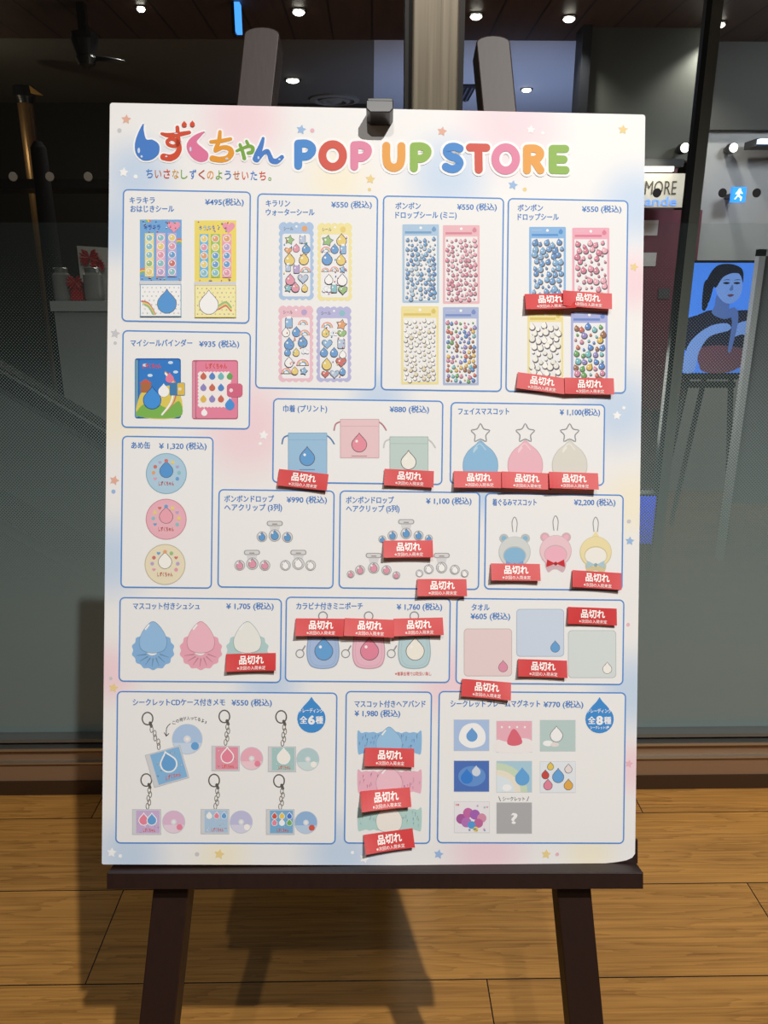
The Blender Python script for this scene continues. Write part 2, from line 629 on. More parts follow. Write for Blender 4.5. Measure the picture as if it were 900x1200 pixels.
# dark slim stand in front of it
a = at_y(44, 166, 4.2)
t = root('slim_stand', (a.x, 4.2, 0), 'black slim pillar stand beside the bronze column', 'stand')
lathe('pillar', [(0.055, 0.02), (0.05, 1.2), (0.038, a.z - 0.03), (0.02, a.z)], (a.x, 4.2, 0), mat('stand_black', (16, 16, 17), 0.9), t)
lathe('base', [(0.15, 0), (0.15, 0.015), (0.06, 0.03)], (a.x, 4.2, 0), mat('stand_black', (16, 16, 17), 0.9), t)
# low dark counter wall behind the left pane
struct(box('wall_counter', -5, 0.02, 7.0, 7.1, 0, 2.76, mat('dark_shop_wall', (52, 48, 42), 0.5)))
a = at_y(60, 214, 4.9)
t = box('dark_shelf', -3.6, -1.2, 4.9, 5.2, a.z - 0.03, a.z + 0.02, mat('dark_shelf_metal', (40, 38, 35), 0.4, 0.4))
tag(t, 'long dark shelf edge crossing behind the glass left of the white board', 'shelf')
for xx in (-3.5, -1.3):
    box('support', xx - 0.03, xx + 0.03, 4.95, 5.15, 0, a.z - 0.03, MATS['dark_shelf_metal'], t)

# blue edge-lit sign hanging over the left side
c = at_y(279, 12, 4.4)
t = root('hanging_sign', c, 'narrow blue lit hanging sign seen edge on beside the left easel post', 'sign')
BLUEGLOW = mat('blue_sign_glow', (70, 150, 255), 0.4, 0, 1.6)
box('lit_panel', c.x - 0.014, c.x + 0.012, c.y - 0.03, c.y + 0.03, c.z - 0.10, c.z + 0.16, BLUEGLOW, t)
box('side_casing', c.x - 0.03, c.x - 0.014, c.y - 0.035, c.y + 0.035, c.z - 0.11, c.z + 0.17, BLACK, t)
box('hanger', c.x - 0.012, c.x - 0.004, c.y - 0.02, c.y + 0.02, c.z + 0.16, 2.7, BLACK, t)

# dark divider and shop fascia right of the steel post
a = at_y(690, 60, 4.75)
e = at_y(824, 60, 4.75)
lo = at_y(740, 188, 4.75)
struct(box('trim_3', a.x, e.x, 4.75, 4.85, lo.z, 2.7, mat('fascia_greygreen', (84, 86, 80), 0.7)))
struct(box('trim_4', a.x - 0.05, a.x, 4.7, 4.85, 0, 2.7, mat('divider_dark', (34, 36, 42), 0.5)))
t = box('shop_wall', a.x, e.x, 4.95, 5.05, 0, lo.z + 0.1, mat('shop_wall_plum', (96, 62, 70), 0.7))
t.name = 'wall_shop'
struct(t)
# strip lamp
a, e = at_y(738, 198, 4.68), at_y(789, 198, 4.68)
t = root('strip_lamp', (a + e) * 0.5, 'white tube lamp in a black casing over the shop sign', 'lamp')
zc = a.z
box('casing', a.x - 0.1, e.x + 0.05, 4.66, 4.76, zc + 0.012, zc + 0.05, BLACK, t)
box('tube', a.x - 0.1, e.x, 4.67, 4.71, zc - 0.012, zc + 0.012, mat('tube_glow', (255, 246, 230), 0.5, 0, 3.0), t)
box('bracket', a.x + 0.05, a.x + 0.07, 4.70, 4.72, zc + 0.05, lo.z + 0.02, BLACK, t)
spot('strip_lamp_glow', (e.x - 0.1, 4.5, zc), (e.x - 0.15, 4.9, zc - 0.3), 3, (1, 0.95, 0.85), 140, 0.1)


# ---- text and flat print helpers
TXT = {}


def text_geo(body, weight=0.0):
    key = (body, weight)
    if key in TXT:
        return TXT[key]
    cu = bpy.data.curves.new('glyphs', 'FONT')
    cu.body = body
    cu.size = 1
    cu.resolution_u = 3
    cu.offset = weight
    o = bpy.data.objects.new('glyphs', cu)
    COL.objects.link(o)
    dg = bpy.context.evaluated_depsgraph_get()
    me = bpy.data.meshes.new_from_object(o.evaluated_get(dg))
    vs = [(v.co.x, v.co.y) for v in me.vertices]
    fs = [tuple(p.vertices) for p in me.polygons]
    bpy.data.objects.remove(o)
    bpy.data.curves.remove(cu)
    bpy.data.meshes.remove(me)
    TXT[key] = (vs, fs)
    return TXT[key]


def flat_text(name, body, origin, xdir, ydir, width, height, m, parent, weight=0.0, lift=ZERO):
    """lettering as a thin mesh: fitted to width, em size = height"""
    vs, fs = text_geo(body, weight)
    x0, x1 = min(v[0] for v in vs), max(v[0] for v in vs)
    sx = width / (x1 - x0)
    off = parent.location if parent is not None else ZERO
    return mesh_obj(name, [Vector(origin) + xdir * ((v[0] - x0) * sx) + ydir * (v[1] * height) + lift - off for v in vs], fs, m, parent)


XD, ZD = Vector((1, 0, 0)), Vector((0, 0, 1))
# shop sign
a, e = at_y(700, 203, 4.7), at_y(806, 243, 4.7)
t = root('shop_sign', ((a.x + e.x) / 2, 4.7, e.z), 'pale shop sign with dark serif capitals under the strip lamp', 'sign')
box('sign_panel', a.x, e.x, 4.7, 4.75, e.z, a.z, mat('sign_cream', (205, 200, 188), 0.6), t)
o = at_y(748, 228, 4.695)
flat_text('lettering', 'I MORE', o, XD, ZD, at_y(792, 228, 4.695).x - o.x, 0.105, mat('sign_letters', (70, 64, 58), 0.6), t)
o = at_y(752, 241, 4.695)
flat_text('lettering', 'lande', o, XD, ZD, at_y(794, 228, 4.695).x - o.x, 0.07, mat('sign_letters_blue', (110, 160, 255), 0.5, 0, 0.5), t, 0.01)
# plum poster with pale window below it
a, e = at_y(700, 246, 4.9), at_y(797, 480, 4.9)
t = root('shop_poster', ((a.x + e.x) / 2, 4.9, e.z), 'plum coloured shop poster with pale squares below the sign', 'poster')
box('poster_sheet', a.x, e.x, 4.9, 4.92, e.z, a.z, mat('poster_plum', (104, 44, 62), 0.6), t)
for (p0, p1, p2, p3, cc) in ((752, 258, 770, 276, (205, 195, 195)), (752, 296, 768, 312, (196, 190, 192)), (772, 338, 784, 350, (70, 66, 70))):
    a, e = at_y(p0, p1, 4.895), at_y(p2, p3, 4.895)
    box('printed_patch', a.x, e.x, 4.893, 4.9, e.z, a.z, mat('patch_%d' % cc[0], cc, 0.6), t)

# steel mullion further back on the right
a, e = at_y(813.5, 200, 3.0), at_y(826, 200, 3.0)
t = box('steel_mullion', a.x, e.x, 3.0, 3.03, 0, 2.7, mat('mullion_steel', (150, 148, 140), 0.35, 0.35))
tag(t, 'slender stainless upright standing behind the right pane', 'post')
box('edge_strip', a.x - 0.019, a.x, 3.0, 3.03, 0, 2.7, mat('mullion_dark', (26, 27, 32), 0.4, 0.3), t)

# pale wall on the far right, with darker bulkhead above
a = at_y(826, 152, 5.0)
struct(box('wall_far_right', a.x - 0.02, 5, 5.05, 5.15, 0, a.z, mat('pale_wall', (176, 176, 176), 0.8)))
struct(box('trim_5', a.x - 0.02, 5, 5.0, 5.15, a.z, 2.70, mat('bulkhead_grey', (72, 72, 69), 0.8)))
# exit sign
a, e = at_y(859, 219, 4.9), at_y(873, 237, 4.9)
t = root('exit_sign', ((a.x + e.x) / 2, 4.9, e.z), 'small blue lit exit sign with a white running figure', 'sign')
box('lit_panel', a.x, e.x, 4.9, 4.925, e.z, a.z, mat('exit_blue', (40, 140, 250), 0.4, 0, 1.1), t)
box('wall_mount', a.x + 0.02, e.x - 0.02, 4.925, 5.05, e.z + 0.03, a.z - 0.03, BLACK, t)
ew = e.x - a.x
eh = a.z - e.z


def EX(u, v):
    return Vector((a.x + ew * u, 4.897, a.z - eh * v))


WHITEGLOW = mat('exit_white', (225, 240, 255), 0.4, 0, 1.0)
man = [(.44, .1), (.58, .1), (.6, .24), (.76, .42), (.7, .47), (.56, .4), (.54, .55), (.74, .66), (.68, .92), (.6, .9), (.6, .72), (.42, .62), (.28, .82), (.16, .8), (.34, .58), (.38, .38), (.28, .5), (.2, .46), (.36, .26)]
mesh_obj('running_figure', [EX(*q) - t.location for q in man], [tuple(range(len(man)))], WHITEGLOW, t)
# small spotlights on the pale wall
for px, py, D, lb in ((860, 173, 4.95, 'round white wall spotlight left of the blue fitting at the right edge'), (803, 173, 4.65, 'round white spotlight beside the slender stainless upright')):
    c = at_y(px, py, D)
    t = root('track_spotlight', c, lb, 'spotlight', 'spotlights behind the right pane')
    lathe('lens', [(0.02, -0.005), (0.024, 0.0), (0.024, 0.005)], c, mat('lamp_glow_small', (255, 250, 240), 0.5, 0, 5.0), t, 20, 'Y')
    lathe('can', [(0.026, 0.005), (0.03, 0.05), (0.02, 0.1)], c, BLACK, t, 20, 'Y')
c = at_y(897, 165, 4.8)
t = root('wall_fitting', c, 'bluish white lamp bar cut by the right edge of the photo', 'lamp')
box('lit_bar', c.x - 0.03, c.x + 0.25, 4.8, 4.84, c.z - 0.012, c.z + 0.012, mat('bar_glow', (190, 215, 255), 0.5, 0, 2.0), t)
box('rear_plate', c.x - 0.03, c.x + 0.25, 4.84, 5.0, c.z - 0.02, c.z + 0.02, BLACK, t)

# portrait screen on a tripod easel
SY = 3.9
p_tl, p_br = at_y(810, 308, SY), at_y(880, 437, SY)
t = root('advert_screen', ((p_tl.x + p_br.x) / 2, SY, p_br.z), 'tall blue lit advert screen showing a woman with tied dark hair', 'screen')
sw, sh = p_br.x - p_tl.x, p_tl.z - p_br.z
box('casing', p_tl.x - 0.012, p_br.x + 0.012, SY + 0.004, SY + 0.03, p_br.z - 0.012, p_tl.z + 0.012, BLACK, t)
box('display', p_tl.x, p_br.x, SY, SY + 0.004, p_br.z, p_tl.z, mat('screen_blue', (70, 128, 232), 0.4, 0, 0.85), t)


def blob(name, pts, m, k, smooth=True):
    P = smooth_closed(pts) if smooth else pts
    return mesh_obj(name, [Vector((p_tl.x + sw * u, SY - 0.0006 * k, p_tl.z - sh * v)) - t.location for u, v in P], [tuple(range(len(P)))], m, t)


def cr_pt(p0, p1, p2, p3, s):
    q = []
    for a_, b_, c_, d_ in zip(p0, p1, p2, p3):
        q.append(0.5 * (2 * b_ + (c_ - a_) * s + (2 * a_ - 5 * b_ + 4 * c_ - d_) * s * s + (3 * b_ - a_ - 3 * c_ + d_) * s ** 3))
    return tuple(q)


def smooth_closed(pts, n=5):
    out = []
    L = len(pts)
    for i in range(L):
        for k in range(n):
            out.append(cr_pt(pts[i - 1], pts[i], pts[(i + 1) % L], pts[(i + 2) % L], k / n))
    return out


def smooth_open(pts, n=6):
    if len(pts) < 3:
        return list(pts)
    out = []
    L = len(pts)
    for i in range(L - 1):
        p0 = pts[max(i - 1, 0)]
        p3 = pts[min(i + 2, L - 1)]
        for k in range(n):
            out.append(cr_pt(p0, pts[i], pts[i + 1], p3, k / n))
    out.append(pts[-1])
    return out


SKIN = mat('screen_skin', (112, 146, 216), 0.4, 0, 0.75)
SKIN2 = mat('screen_skin_dim', (84, 112, 180), 0.4, 0, 0.6)
HAIR = mat('screen_hair', (22, 26, 44), 0.4, 0, 0.5)
CLOTH = mat('screen_garment', (34, 36, 58), 0.4, 0, 0.5)
RUST = mat('screen_rust', (104, 66, 84), 0.4, 0, 0.5)
blob('garment', [(.0, .52), (.18, .46), (.34, .42), (.55, .46), (.75, .42), (1.0, .47), (1.0, .85), (.75, .88), (.4, .86), (.15, .84), (.0, .72)], CLOTH, 1)
blob('skirt', [(.22, .78), (.5, .74), (.9, .78), (.98, .86), (.7, .99), (.35, .99), (.25, .9)], RUST, 2)
blob('neck', [(.4, .28), (.58, .32), (.58, .4), (.7, .45), (.54, .5), (.36, .45), (.38, .38)], SKIN2, 3)
blob('hair', [(.24, .14), (.34, .03), (.52, -.0 + .01), (.68, .05), (.72, .14), (.68, .18), (.4, .14), (.34, .2), (.3, .34), (.24, .38), (.22, .26)], HAIR, 4)
blob('hair_tail', [(.2, .18), (.27, .17), (.27, .4), (.21, .4)], HAIR, 5)
blob('face', [(.36, .14), (.5, .07), (.66, .1), (.72, .2), (.7, .3), (.6, .36), (.48, .34), (.38, .26)], SKIN, 6)
blob('fringe', [(.3, .14), (.4, .03), (.6, .03), (.7, .09), (.56, .09), (.44, .13), (.36, .22)], HAIR, 7)
for u in (.5, .64):
    blob('eye', [(u - .05, .178), (u, .168), (u + .045, .178), (u, .188)], HAIR, 8)
    blob('eyebrow', [(u - .05, .153), (u, .145), (u + .05, .15), (u, .151)], HAIR, 8)
blob('nose', [(.58, .19), (.6, .235), (.57, .245), (.55, .235)], SKIN2, 8)
blob('mouth', [(.53, .285), (.58, .275), (.62, .285), (.57, .3)], RUST, 8)
blob('earring', [(.22, .22), (.26, .21), (.28, .38), (.22, .4), (.2, .32)], HAIR, 9)
blob('forearm', [(.04, .98), (.06, .78), (.16, .66), (.36, .56), (.58, .54), (.62, .6), (.36, .66), (.24, .8), (.2, .98)], SKIN, 9)
blob('hand', [(.66, .6), (.72, .54), (.86, .52), (.98, .58), (.96, .68), (.8, .64), (.7, .66)], SKIN, 9)
blob('collar', [(.58, .42), (.66, .4), (.72, .5), (.68, .78), (.63, .78), (.64, .54)], SKIN2, 10)
DARKM = mat('stand_dark', (36, 37, 40), 0.5)
t2 = root('screen_stand', ((p_tl.x + p_br.x) / 2, SY + 0.05, 0), 'dark tripod stand carrying the blue lit advert screen', 'stand')
xm = (p_tl.x + p_br.x) / 2
for dx, dy in ((-0.13, -0.0), (0.13, -0.0), (0.02, 0.35)):
    tube('leg', [(xm + dx * 0.6, SY + 0.06, p_br.z + 0.3), (xm + dx * 1.6, SY + 0.06 + dy, 0.0)], 0.014, DARKM, t2)
box('cross_bar', xm - 0.16, xm + 0.13, SY + 0.035, SY + 0.075, p_br.z - 0.08, p_br.z - 0.05, DARKM, t2)
box('ledge', xm - 0.17, xm + 0.17, SY - 0.005, SY + 0.07, p_br.z - 0.032, p_br.z - 0.013, DARKM, t2)
# white framed panel cut by the right edge
a, e = at_y(891, 292, 3.7), at_y(960, 700, 3.7)
t = root('framed_panel', ((a.x + e.x) / 2, 3.7, 0), 'white framed display panel cut by the right edge of the photo', 'display panel')
WF = mat('panel_white', (200, 205, 212), 0.5)
box('frame', a.x, a.x + 0.03, 3.7, 3.74, 0, a.z, WF, t)
box('frame', a.x, e.x, 3.7, 3.74, a.z - 0.03, a.z, WF, t)
box('inner_sheet', a.x + 0.03, e.x, 3.715, 3.73, 0.3, a.z - 0.03, mat('panel_sheet', (120, 124, 130), 0.6), t)

# blue glow just right of the board, built as a lit box on a pedestal
pts = [at_y(744, 582, 2.9), at_y(768, 583, 2.9), at_y(763, 639, 2.9), at_y(744, 637, 2.9)]
t = root('low_blue_panel', ((pts[0].x + pts[1].x) / 2 - 0.05, 2.9, 0), 'small deep blue lit panel low behind the frosted glass', 'screen')
z0, z1 = pts[3].z, pts[0].z
box('lit_face', pts[0].x - 0.12, pts[2].x, 2.9, 2.905, z0, z1, mat('low_panel_blue', (46, 76, 235), 0.4, 0, 3.0), t)
box('casing', pts[0].x - 0.13, pts[2].x + 0.01, 2.905, 2.96, z0 - 0.01, z1 + 0.01, BLACK, t)
box('pedestal', pts[0].x - 0.1, pts[2].x - 0.02, 2.915, 2.955, 0, z0 - 0.01, BLACK, t)

# display plinth on the left, with the little things on it
PY = 3.3
a, e = at_y(58, 353, PY), at_y(150, 353, PY)
top = a.z
PLW = mat('plinth_white', (150, 150, 150), 0.6)
t = root('display_plinth', ((a.x + e.x) / 2, PY + 0.15, 0), 'pale square display plinth behind the glass left of the board', 'plinth')
box('body', a.x + 0.01, e.x - 0.01, PY + 0.01, PY + 0.3, 0, top - 0.04, PLW, t)
box('top_slab', a.x, e.x, PY, PY + 0.31, top - 0.04, top, mat('plinth_top', (178, 178, 178), 0.5), t)
spot('plinth_light', (a.x + 0.2, PY - 0.6, 2.6), (a.x + 0.2, PY + 0.1, 1.2), 6, (1, 0.97, 0.92), 50, 0.04)
RED = mat('ribbon_red', (190, 32, 34), 0.4)
CREAM = mat('card_white', (215, 212, 205), 0.6)


def bow_bm(c, s):
    bm = bmesh.new()
    for sgn in (-1, 1):
        for k in range(5):
            ang = R(-50 + 25 * k)
            d = Vector((sgn * math.cos(ang), 0, math.sin(ang)))
            up_ = Vector((-d.z * sgn, 0, d.x * sgn))
            p = [c, c + d * s * 0.6 + up_ * s * 0.22, c + d * s + Vector((0, -0.01, 0)), c + d * s * 0.6 - up_ * s * 0.22]
            f = [bm.verts.new(q) for q in p]
            g = [bm.verts.new(q + Vector((0, 0.012, 0))) for q in p]
            bm.faces.new(f)
            bm.faces.new(g)
            for i in range(4):
                bm.faces.new((f[i], f[(i + 1) % 4], g[(i + 1) % 4], g[i]))
    return bm


def bow(c, s, parent):
    bm = bow_bm(Vector(c) - parent.location, s)
    return bm_obj('bow', bm, RED, parent)


a, e = at_y(90, 288, PY + 0.2), at_y(138, 314, PY + 0.2)
t = root('gift_card', ((a.x + e.x) / 2, PY + 0.2, top), 'white card with a red bow standing at the back of the plinth', 'card')
prism('card_sheet', [(a.x, PY + 0.2, top), (e.x, PY + 0.2, top), (e.x, PY + 0.2, a.z - 0.01), (a.x, PY + 0.2, a.z)], Vector((0, 0.006, 0)), CREAM, t)
cc = at_y(105, 302, PY + 0.19)
bow((cc.x, PY + 0.185, cc.z), 0.045, t)
cc = at_y(115, 311, PY + 0.19)
bow((cc.x, PY + 0.18, cc.z), 0.032, t)
for px, wdt, hh, lb, hasbow in ((75, 0.036, 0.13, 'frosted gift jar with silver lid at the left of the plinth', False), (93, 0.026, 0.075, 'red wrapped gift in the middle of the plinth', True), (112, 0.04, 0.13, 'frosted gift jar without bow right of the red gift', False)):
    c = at_y(px, 353, PY + 0.07)
    t = root('gift_jar' if not hasbow else 'red_gift', (c.x, PY + 0.07, top), lb, 'gift')
    if hasbow:
        box('wrap', c.x - wdt, c.x + wdt, PY + 0.045, PY + 0.095, top, top + hh, RED, t, 0.004)
        bow((c.x, PY + 0.04, top + hh), 0.035, t)
    else:
        lathe('jar', [(wdt * 0.9, 0), (wdt, 0.01), (wdt, hh * 0.8), (wdt * 0.75, hh * 0.88)], (c.x, PY + 0.07, top), mat('jar_frost', (150, 146, 144), 0.35), t)
        lathe('lid', [(wdt * 0.8, hh * 0.88), (wdt * 0.8, hh), (wdt * 0.6, hh * 1.03)], (c.x, PY + 0.07, top), ALU, t)

# escalator running down to the right behind the frosted glass
EY = 2.6
p0, p1 = at_y(-120, 362, EY), at_y(330, 622, EY)
esc = root('escalator', (p1.x, EY + 0.2, 0), 'dark escalator handrail and skirt sloping down to the right behind the frosted glass', 'escalator')
dwn = Vector((0, 0, -0.42))
prism('handrail', [p0, p1, p1 + Vector((0, 0, -0.075)), p0 + Vector((0, 0, -0.075))], Vector((0, 0.09, 0)), mat('handrail_rubber', (12, 12, 13), 0.35), esc, 0.012)
q0, q1 = p0 + Vector((0, 0.03, -0.085)), p1 + Vector((0, 0.03, -0.085))
prism('handrail_track', [q0, q1, q1 + Vector((0, 0, -0.012)), q0 + Vector((0, 0, -0.012))], Vector((0, 0.03, 0)), ALU, esc)
BAL = mat('balustrade_panel', (92, 98, 97), 0.35)
q0, q1 = p0 + Vector((0, 0.035, -0.10)), p1 + Vector((0, 0.035, -0.10))
prism('balustrade', [q0, q1, q1 + dwn, q0 + dwn], Vector((0, 0.02, 0)), BAL, esc)
q0, q1 = p0 + Vector((0, 0.0, -0.47)), p1 + Vector((0, 0.0, -0.47))
prism('skirt', [q0, q1, q1 + Vector((0, 0, -0.10)), q0 + Vector((0, 0, -0.10))], Vector((0, 0.12, 0)), mat('skirt_dark', (26, 27, 28), 0.35, 0.3), esc)
q0, q1 = p0 + Vector((0, -0.01, -0.585)), p1 + Vector((0, -0.01, -0.585))
prism('skirt_trim', [q0, q1, q1 + Vector((0, 0, -0.03)), q0 + Vector((0, 0, -0.03))], Vector((0, 0.13, 0)), ALU, esc)
q0, q1 = p0 + Vector((0, 0.02, -0.62)), p1 + Vector((0, 0.02, -0.62))
prism('truss', [q0, q1, Vector((q1.x, q1.y, 0)), Vector((q0.x, q0.y, 0))], Vector((0, 0.1, 0)), mat('truss_grey', (70, 74, 74), 0.6), esc)

# ------------------------------------------------------------------ wooden easel
ZP = 0.868                                   # view depth of the easel's front plane
FW = -BK
base = at_depth(440, 1848, ZP)
base.z = 0
easel = root('display_easel', base, 'dark brown wooden floor easel with rounded post tops holding the white board', 'easel')


def slab(name, pts, z0, thick, bevel=0.0015, m=None):
    return prism(name, [at_depth(x, y, z0) for x, y in pts], FW * thick, m or ESPRESSO, easel, bevel)


def post(cx_top, y_top, cx_ref, y_ref, wpx):
    # y where the slab meets the floor
    k = (cx_ref - cx_top) / (y_ref - y_top)
    yb = y_ref
    while at_depth(cx_ref, yb, ZP).z > 0.0:
        yb += 2
    h = wpx / 2.0
    pts = []
    for i in range(9):
        a_ = math.pi - math.pi * i / 8
        pts.append((cx_top + h * math.cos(a_), y_top + h * 0.42 - h * 0.42 * math.sin(a_)))
    cb = cx_top + k * (yb - y_top)
    pts += [(cb + h, yb), (cb - h, yb)]
    return pts


slab('front_leg', post(306.5, 31, 183, 1200, 41.5), ZP, 0.036)
slab('front_leg', post(578, 41, 688, 1200, 40), ZP, 0.036)
# cross bars behind the board
slab('cross_bar', [(284, 330), (602, 330), (606, 372), (280, 372)], ZP + 0.002, 0.018)
slab('cross_bar', [(222, 880), (660, 880), (664, 920), (218, 920)], ZP + 0.002, 0.018)
slab('centre_mast', [(432, 128), (458, 128), (458, 900), (432, 900)], ZP + 0.022, 0.014)
# tray
tz0 = 0.838
trp = [at_depth(125, 1023, tz0), at_depth(754, 1022.6, tz0), at_depth(754, 1042, tz0), at_depth(125, 1042.2, tz0)]
prism('tray', trp, FW * 0.0285, ESPRESSO, easel, 0.0008)
slab('tray_back', [(128, 984), (747.5, 984), (747.5, 1012), (128, 1012)], 0.8635, 0.0035, 0.0005)
# rear leg, hinged on the upper bar and planted near the glass
h0 = at_depth(445, 352, ZP + 0.045)
f0 = Vector((0.02, 1.60, 0.0))
sd = Vector((0.02, 0, 0))
th_ = Vector((0, 0.022, 0.012))
prism('rear_leg', [h0 - sd, h0 + sd, f0 + sd, f0 - sd], Vector((0, 0.025, 0)), ESPRESSO, easel, 0.0015)
slab('hinge', [(425, 335), (465, 335), (465, 368), (425, 368)], ZP + 0.02, 0.026, 0.001, mat('hinge_metal', (120, 116, 108), 0.35, 0.9))
# worn pale specks along the tray edge
rng = random.Random(4)
# black clip over the board's top edge
clip_m = mat('clip_black', (40, 40, 42), 0.3)
czf = 0.8235
cp = [at_depth(x, y, czf) for x, y in ((429, 117), (461, 117.5), (461, 127), (457, 131.5), (434, 131.5), (429, 127))]
prism('top_clip', cp, FW * 0.031, clip_m, easel, 0.001)
slab('clip_bridge', [(431, 115), (460, 115), (460, 123.5), (431, 123.5)], 0.8545, 0.0145, 0.0005, clip_m)
slab('clip_stem', [(437, 117), (454, 117), (454, 160), (437, 160)], 0.869, 0.020, 0.001, clip_m)

# ------------------------------------------------------------------ the poster board
BW, BH, BT = 0.594, 0.841, 0.006
r1 = Vector((0.99974, 0.01212, 0.01940))
r2 = Vector((0.00939, -0.99995, -0.00423))
tv = Vector((-0.01534, 0.39353, 0.85548))


def cv(v):
    return RT * v.x - UP * v.y - BK * v.z


bx = cv(r1).normalized()
by = cv(r2)
by = (by - bx * by.dot(bx)).normalized()
bz = bx.cross(by)
borg = EYE + cv(tv)
MB = Matrix((bx, by, bz)).transposed().to_4x4()
MB.translation = borg
MBI = MB.inverted()
board = root('poster_board', (0, 0, 0), 'large white price poster board with rounded blue frames on the wooden easel', 'poster')
board.matrix_world = MB


def bp(x, y):
    """spot on the board (metres, origin bottom centre) of a measured point of the photograph"""
    r = ray(x, y)
    s = (borg - EYE).dot(bz) / r.dot(bz)
    q = MBI @ (EYE + r * s)
    return (q.x, q.y)


PX = BW / 627.0                 # metres per measured pixel on the board


class Print:
    """flat ink shapes on the board, each a hair above the last"""
    def __init__(self, z=0.0003):
        self.v, self.f, self.i, self.m, self.z = [], [], [], [], z

    def mi(self, m):
        if m not in self.m:
            self.m.append(m)
        return self.m.index(m)

    def up(self):
        self.z += 0.00002

    def raw(self, pts, faces, m, bump=True):
        if bump:
            self.up()
        n = len(self.v)
        self.v += [(p[0], p[1], self.z) for p in pts]
        k = self.mi(m)
        for f in faces:
            self.f.append(tuple(n + q for q in f))
            self.i.append(k)

    def poly(self, pts, m, bump=True):
        P = [bp(*p) for p in pts]
        a = sum(P[i - 1][0] * P[i][1] - P[i][0] * P[i - 1][1] for i in range(len(P)))
        if a < 0:
            P.reverse()
        self.raw(P, [tuple(range(len(P)))], m, bump)

    def rect(self, x0, y0, x1, y1, m, bump=True):
        self.poly([(x0, y0), (x1, y0), (x1, y1), (x0, y1)], m, bump)

    def rrect(self, x0, y0, x1, y1, r, m, n=6):
        self.poly(rr_pts(x0, y0, x1, y1, r, n), m)

    def circ(self, x, y, r, m, bump=True, n=20, ry=None):
        ry = ry or r
        self.poly([(x + r * math.cos(2 * math.pi * k / n), y + ry * math.sin(2 * math.pi * k / n)) for k in range(n)], m, bump)

    def blob(self, pts, m, bump=True):
        self.poly(smooth_closed(pts), m, bump)

    def drop(self, x, y, r, m, bump=True, tilt=0.0, tip=1.55):
        self.poly(drop_pts(x, y, r, tilt, tip), m, bump)

    def star(self, x, y, r, m, bump=True, rot=0.0, inner=0.5):
        P = []
        for k in range(10):
            q = r if k % 2 == 0 else r * inner
            a = -math.pi / 2 + rot + k * math.pi / 5
            P.append((x + q * math.cos(a), y + q * math.sin(a)))
        self.poly(P, m, bump)

    def heart(self, x, y, r, m, bump=True):
        P = []
        for k in range(24):
            a = 2 * math.pi * k / 24
            P.append((x + r * math.sin(a) ** 3, y - r / 16 * (13 * math.cos(a) - 5 * math.cos(2 * a) - 2 * math.cos(3 * a) - math.cos(4 * a))))
        self.poly(P, m, bump)

    def stroke(self, pts, wd, m, closed=False, smooth=True, caps=True, bump=True, n=6):
        C = (smooth_closed(pts, n) if closed else smooth_open(pts, n)) if smooth else list(pts)
        L = len(C)
        ws = []
        for i in range(L):
            if isinstance(wd, (list, tuple)):
                s = i / (L - 1) * (len(wd) - 1)
                j = min(int(s), len(wd) - 2)
                ws.append((wd[j] + (wd[j + 1] - wd[j]) * (s - j)) / 2)
            else:
                ws.append(wd / 2.0)
        lft, rgt, dirs = [], [], []
        for i in range(L):
            p = C[i - 1] if (i > 0 or closed) else C[i]
            q = C[(i + 1) % L] if (i < L - 1 or closed) else C[i]
            dx, dy = q[0] - p[0], q[1] - p[1]
            l = math.hypot(dx, dy) or 1
            dx, dy = dx / l, dy / l
            dirs.append((dx, dy))
            lft.append((C[i][0] + dy * ws[i], C[i][1] - dx * ws[i]))
            rgt.append((C[i][0] - dy * ws[i], C[i][1] + dx * ws[i]))
        P = [bp(*p) for p in lft] + [bp(*p) for p in rgt]
        F = []
        for i in range(L if closed else L - 1):
            j = (i + 1) % L
            F.append((i, L + i, L + j, j))
        if not closed and caps:
            for i, sg in ((0, -1), (L - 1, 1)):
                a0 = math.atan2(dirs[i][1] * sg, dirs[i][0] * sg)
                k0 = len(P)
                cap = [bp(C[i][0] + ws[i] * math.cos(a0 - math.pi / 2 + math.pi * k / 8), C[i][1] + ws[i] * math.sin(a0 - math.pi / 2 + math.pi * k / 8)) for k in range(9)]
                P += cap
                F.append(tuple(range(k0 + 8, k0 - 1, -1)))
        self.raw(P, F, m, bump)

    def text(self, body, x0, x1, yc, h, m, weight=0.012, bump=True, tilt=0.0, bold=0.0):
        if bold:
            for dx, dy in ((-bold, 0), (bold, 0), (0, bold)):
                self.z += 0.00001
                self.text(body, x0 + dx, x1 + dx, yc + dy, h, m, weight, False, tilt)
            return
        vs, fs = text_geo(body, weight)
        a, b = min(v[0] for v in vs), max(v[0] for v in vs)
        sx = (x1 - x0) / (b - a)
        P = [bp(x0 + (v[0] - a) * sx, yc + 0.37 * h - v[1] * h + tilt * (v[0] - a) * sx) for v in vs]
        self.raw(P, fs, m, bump)

    def build(self, name, parent, label=None):
        o = mesh_obj(name, self.v, self.f, self.m, parent, self.i)
        if label:
            o['label'] = label
        return o


def rr_pts(x0, y0, x1, y1, r, n=6):
    P = []
    for cx_, cy_, a0 in ((x1 - r, y0 + r, -90), (x1 - r, y1 - r, 0), (x0 + r, y1 - r, 90), (x0 + r, y0 + r, 180)):
        for k in range(n + 1):
            a = R(a0 + 90.0 * k / n)
            P.append((cx_ + r * math.cos(a), cy_ + r * math.sin(a)))
    return P


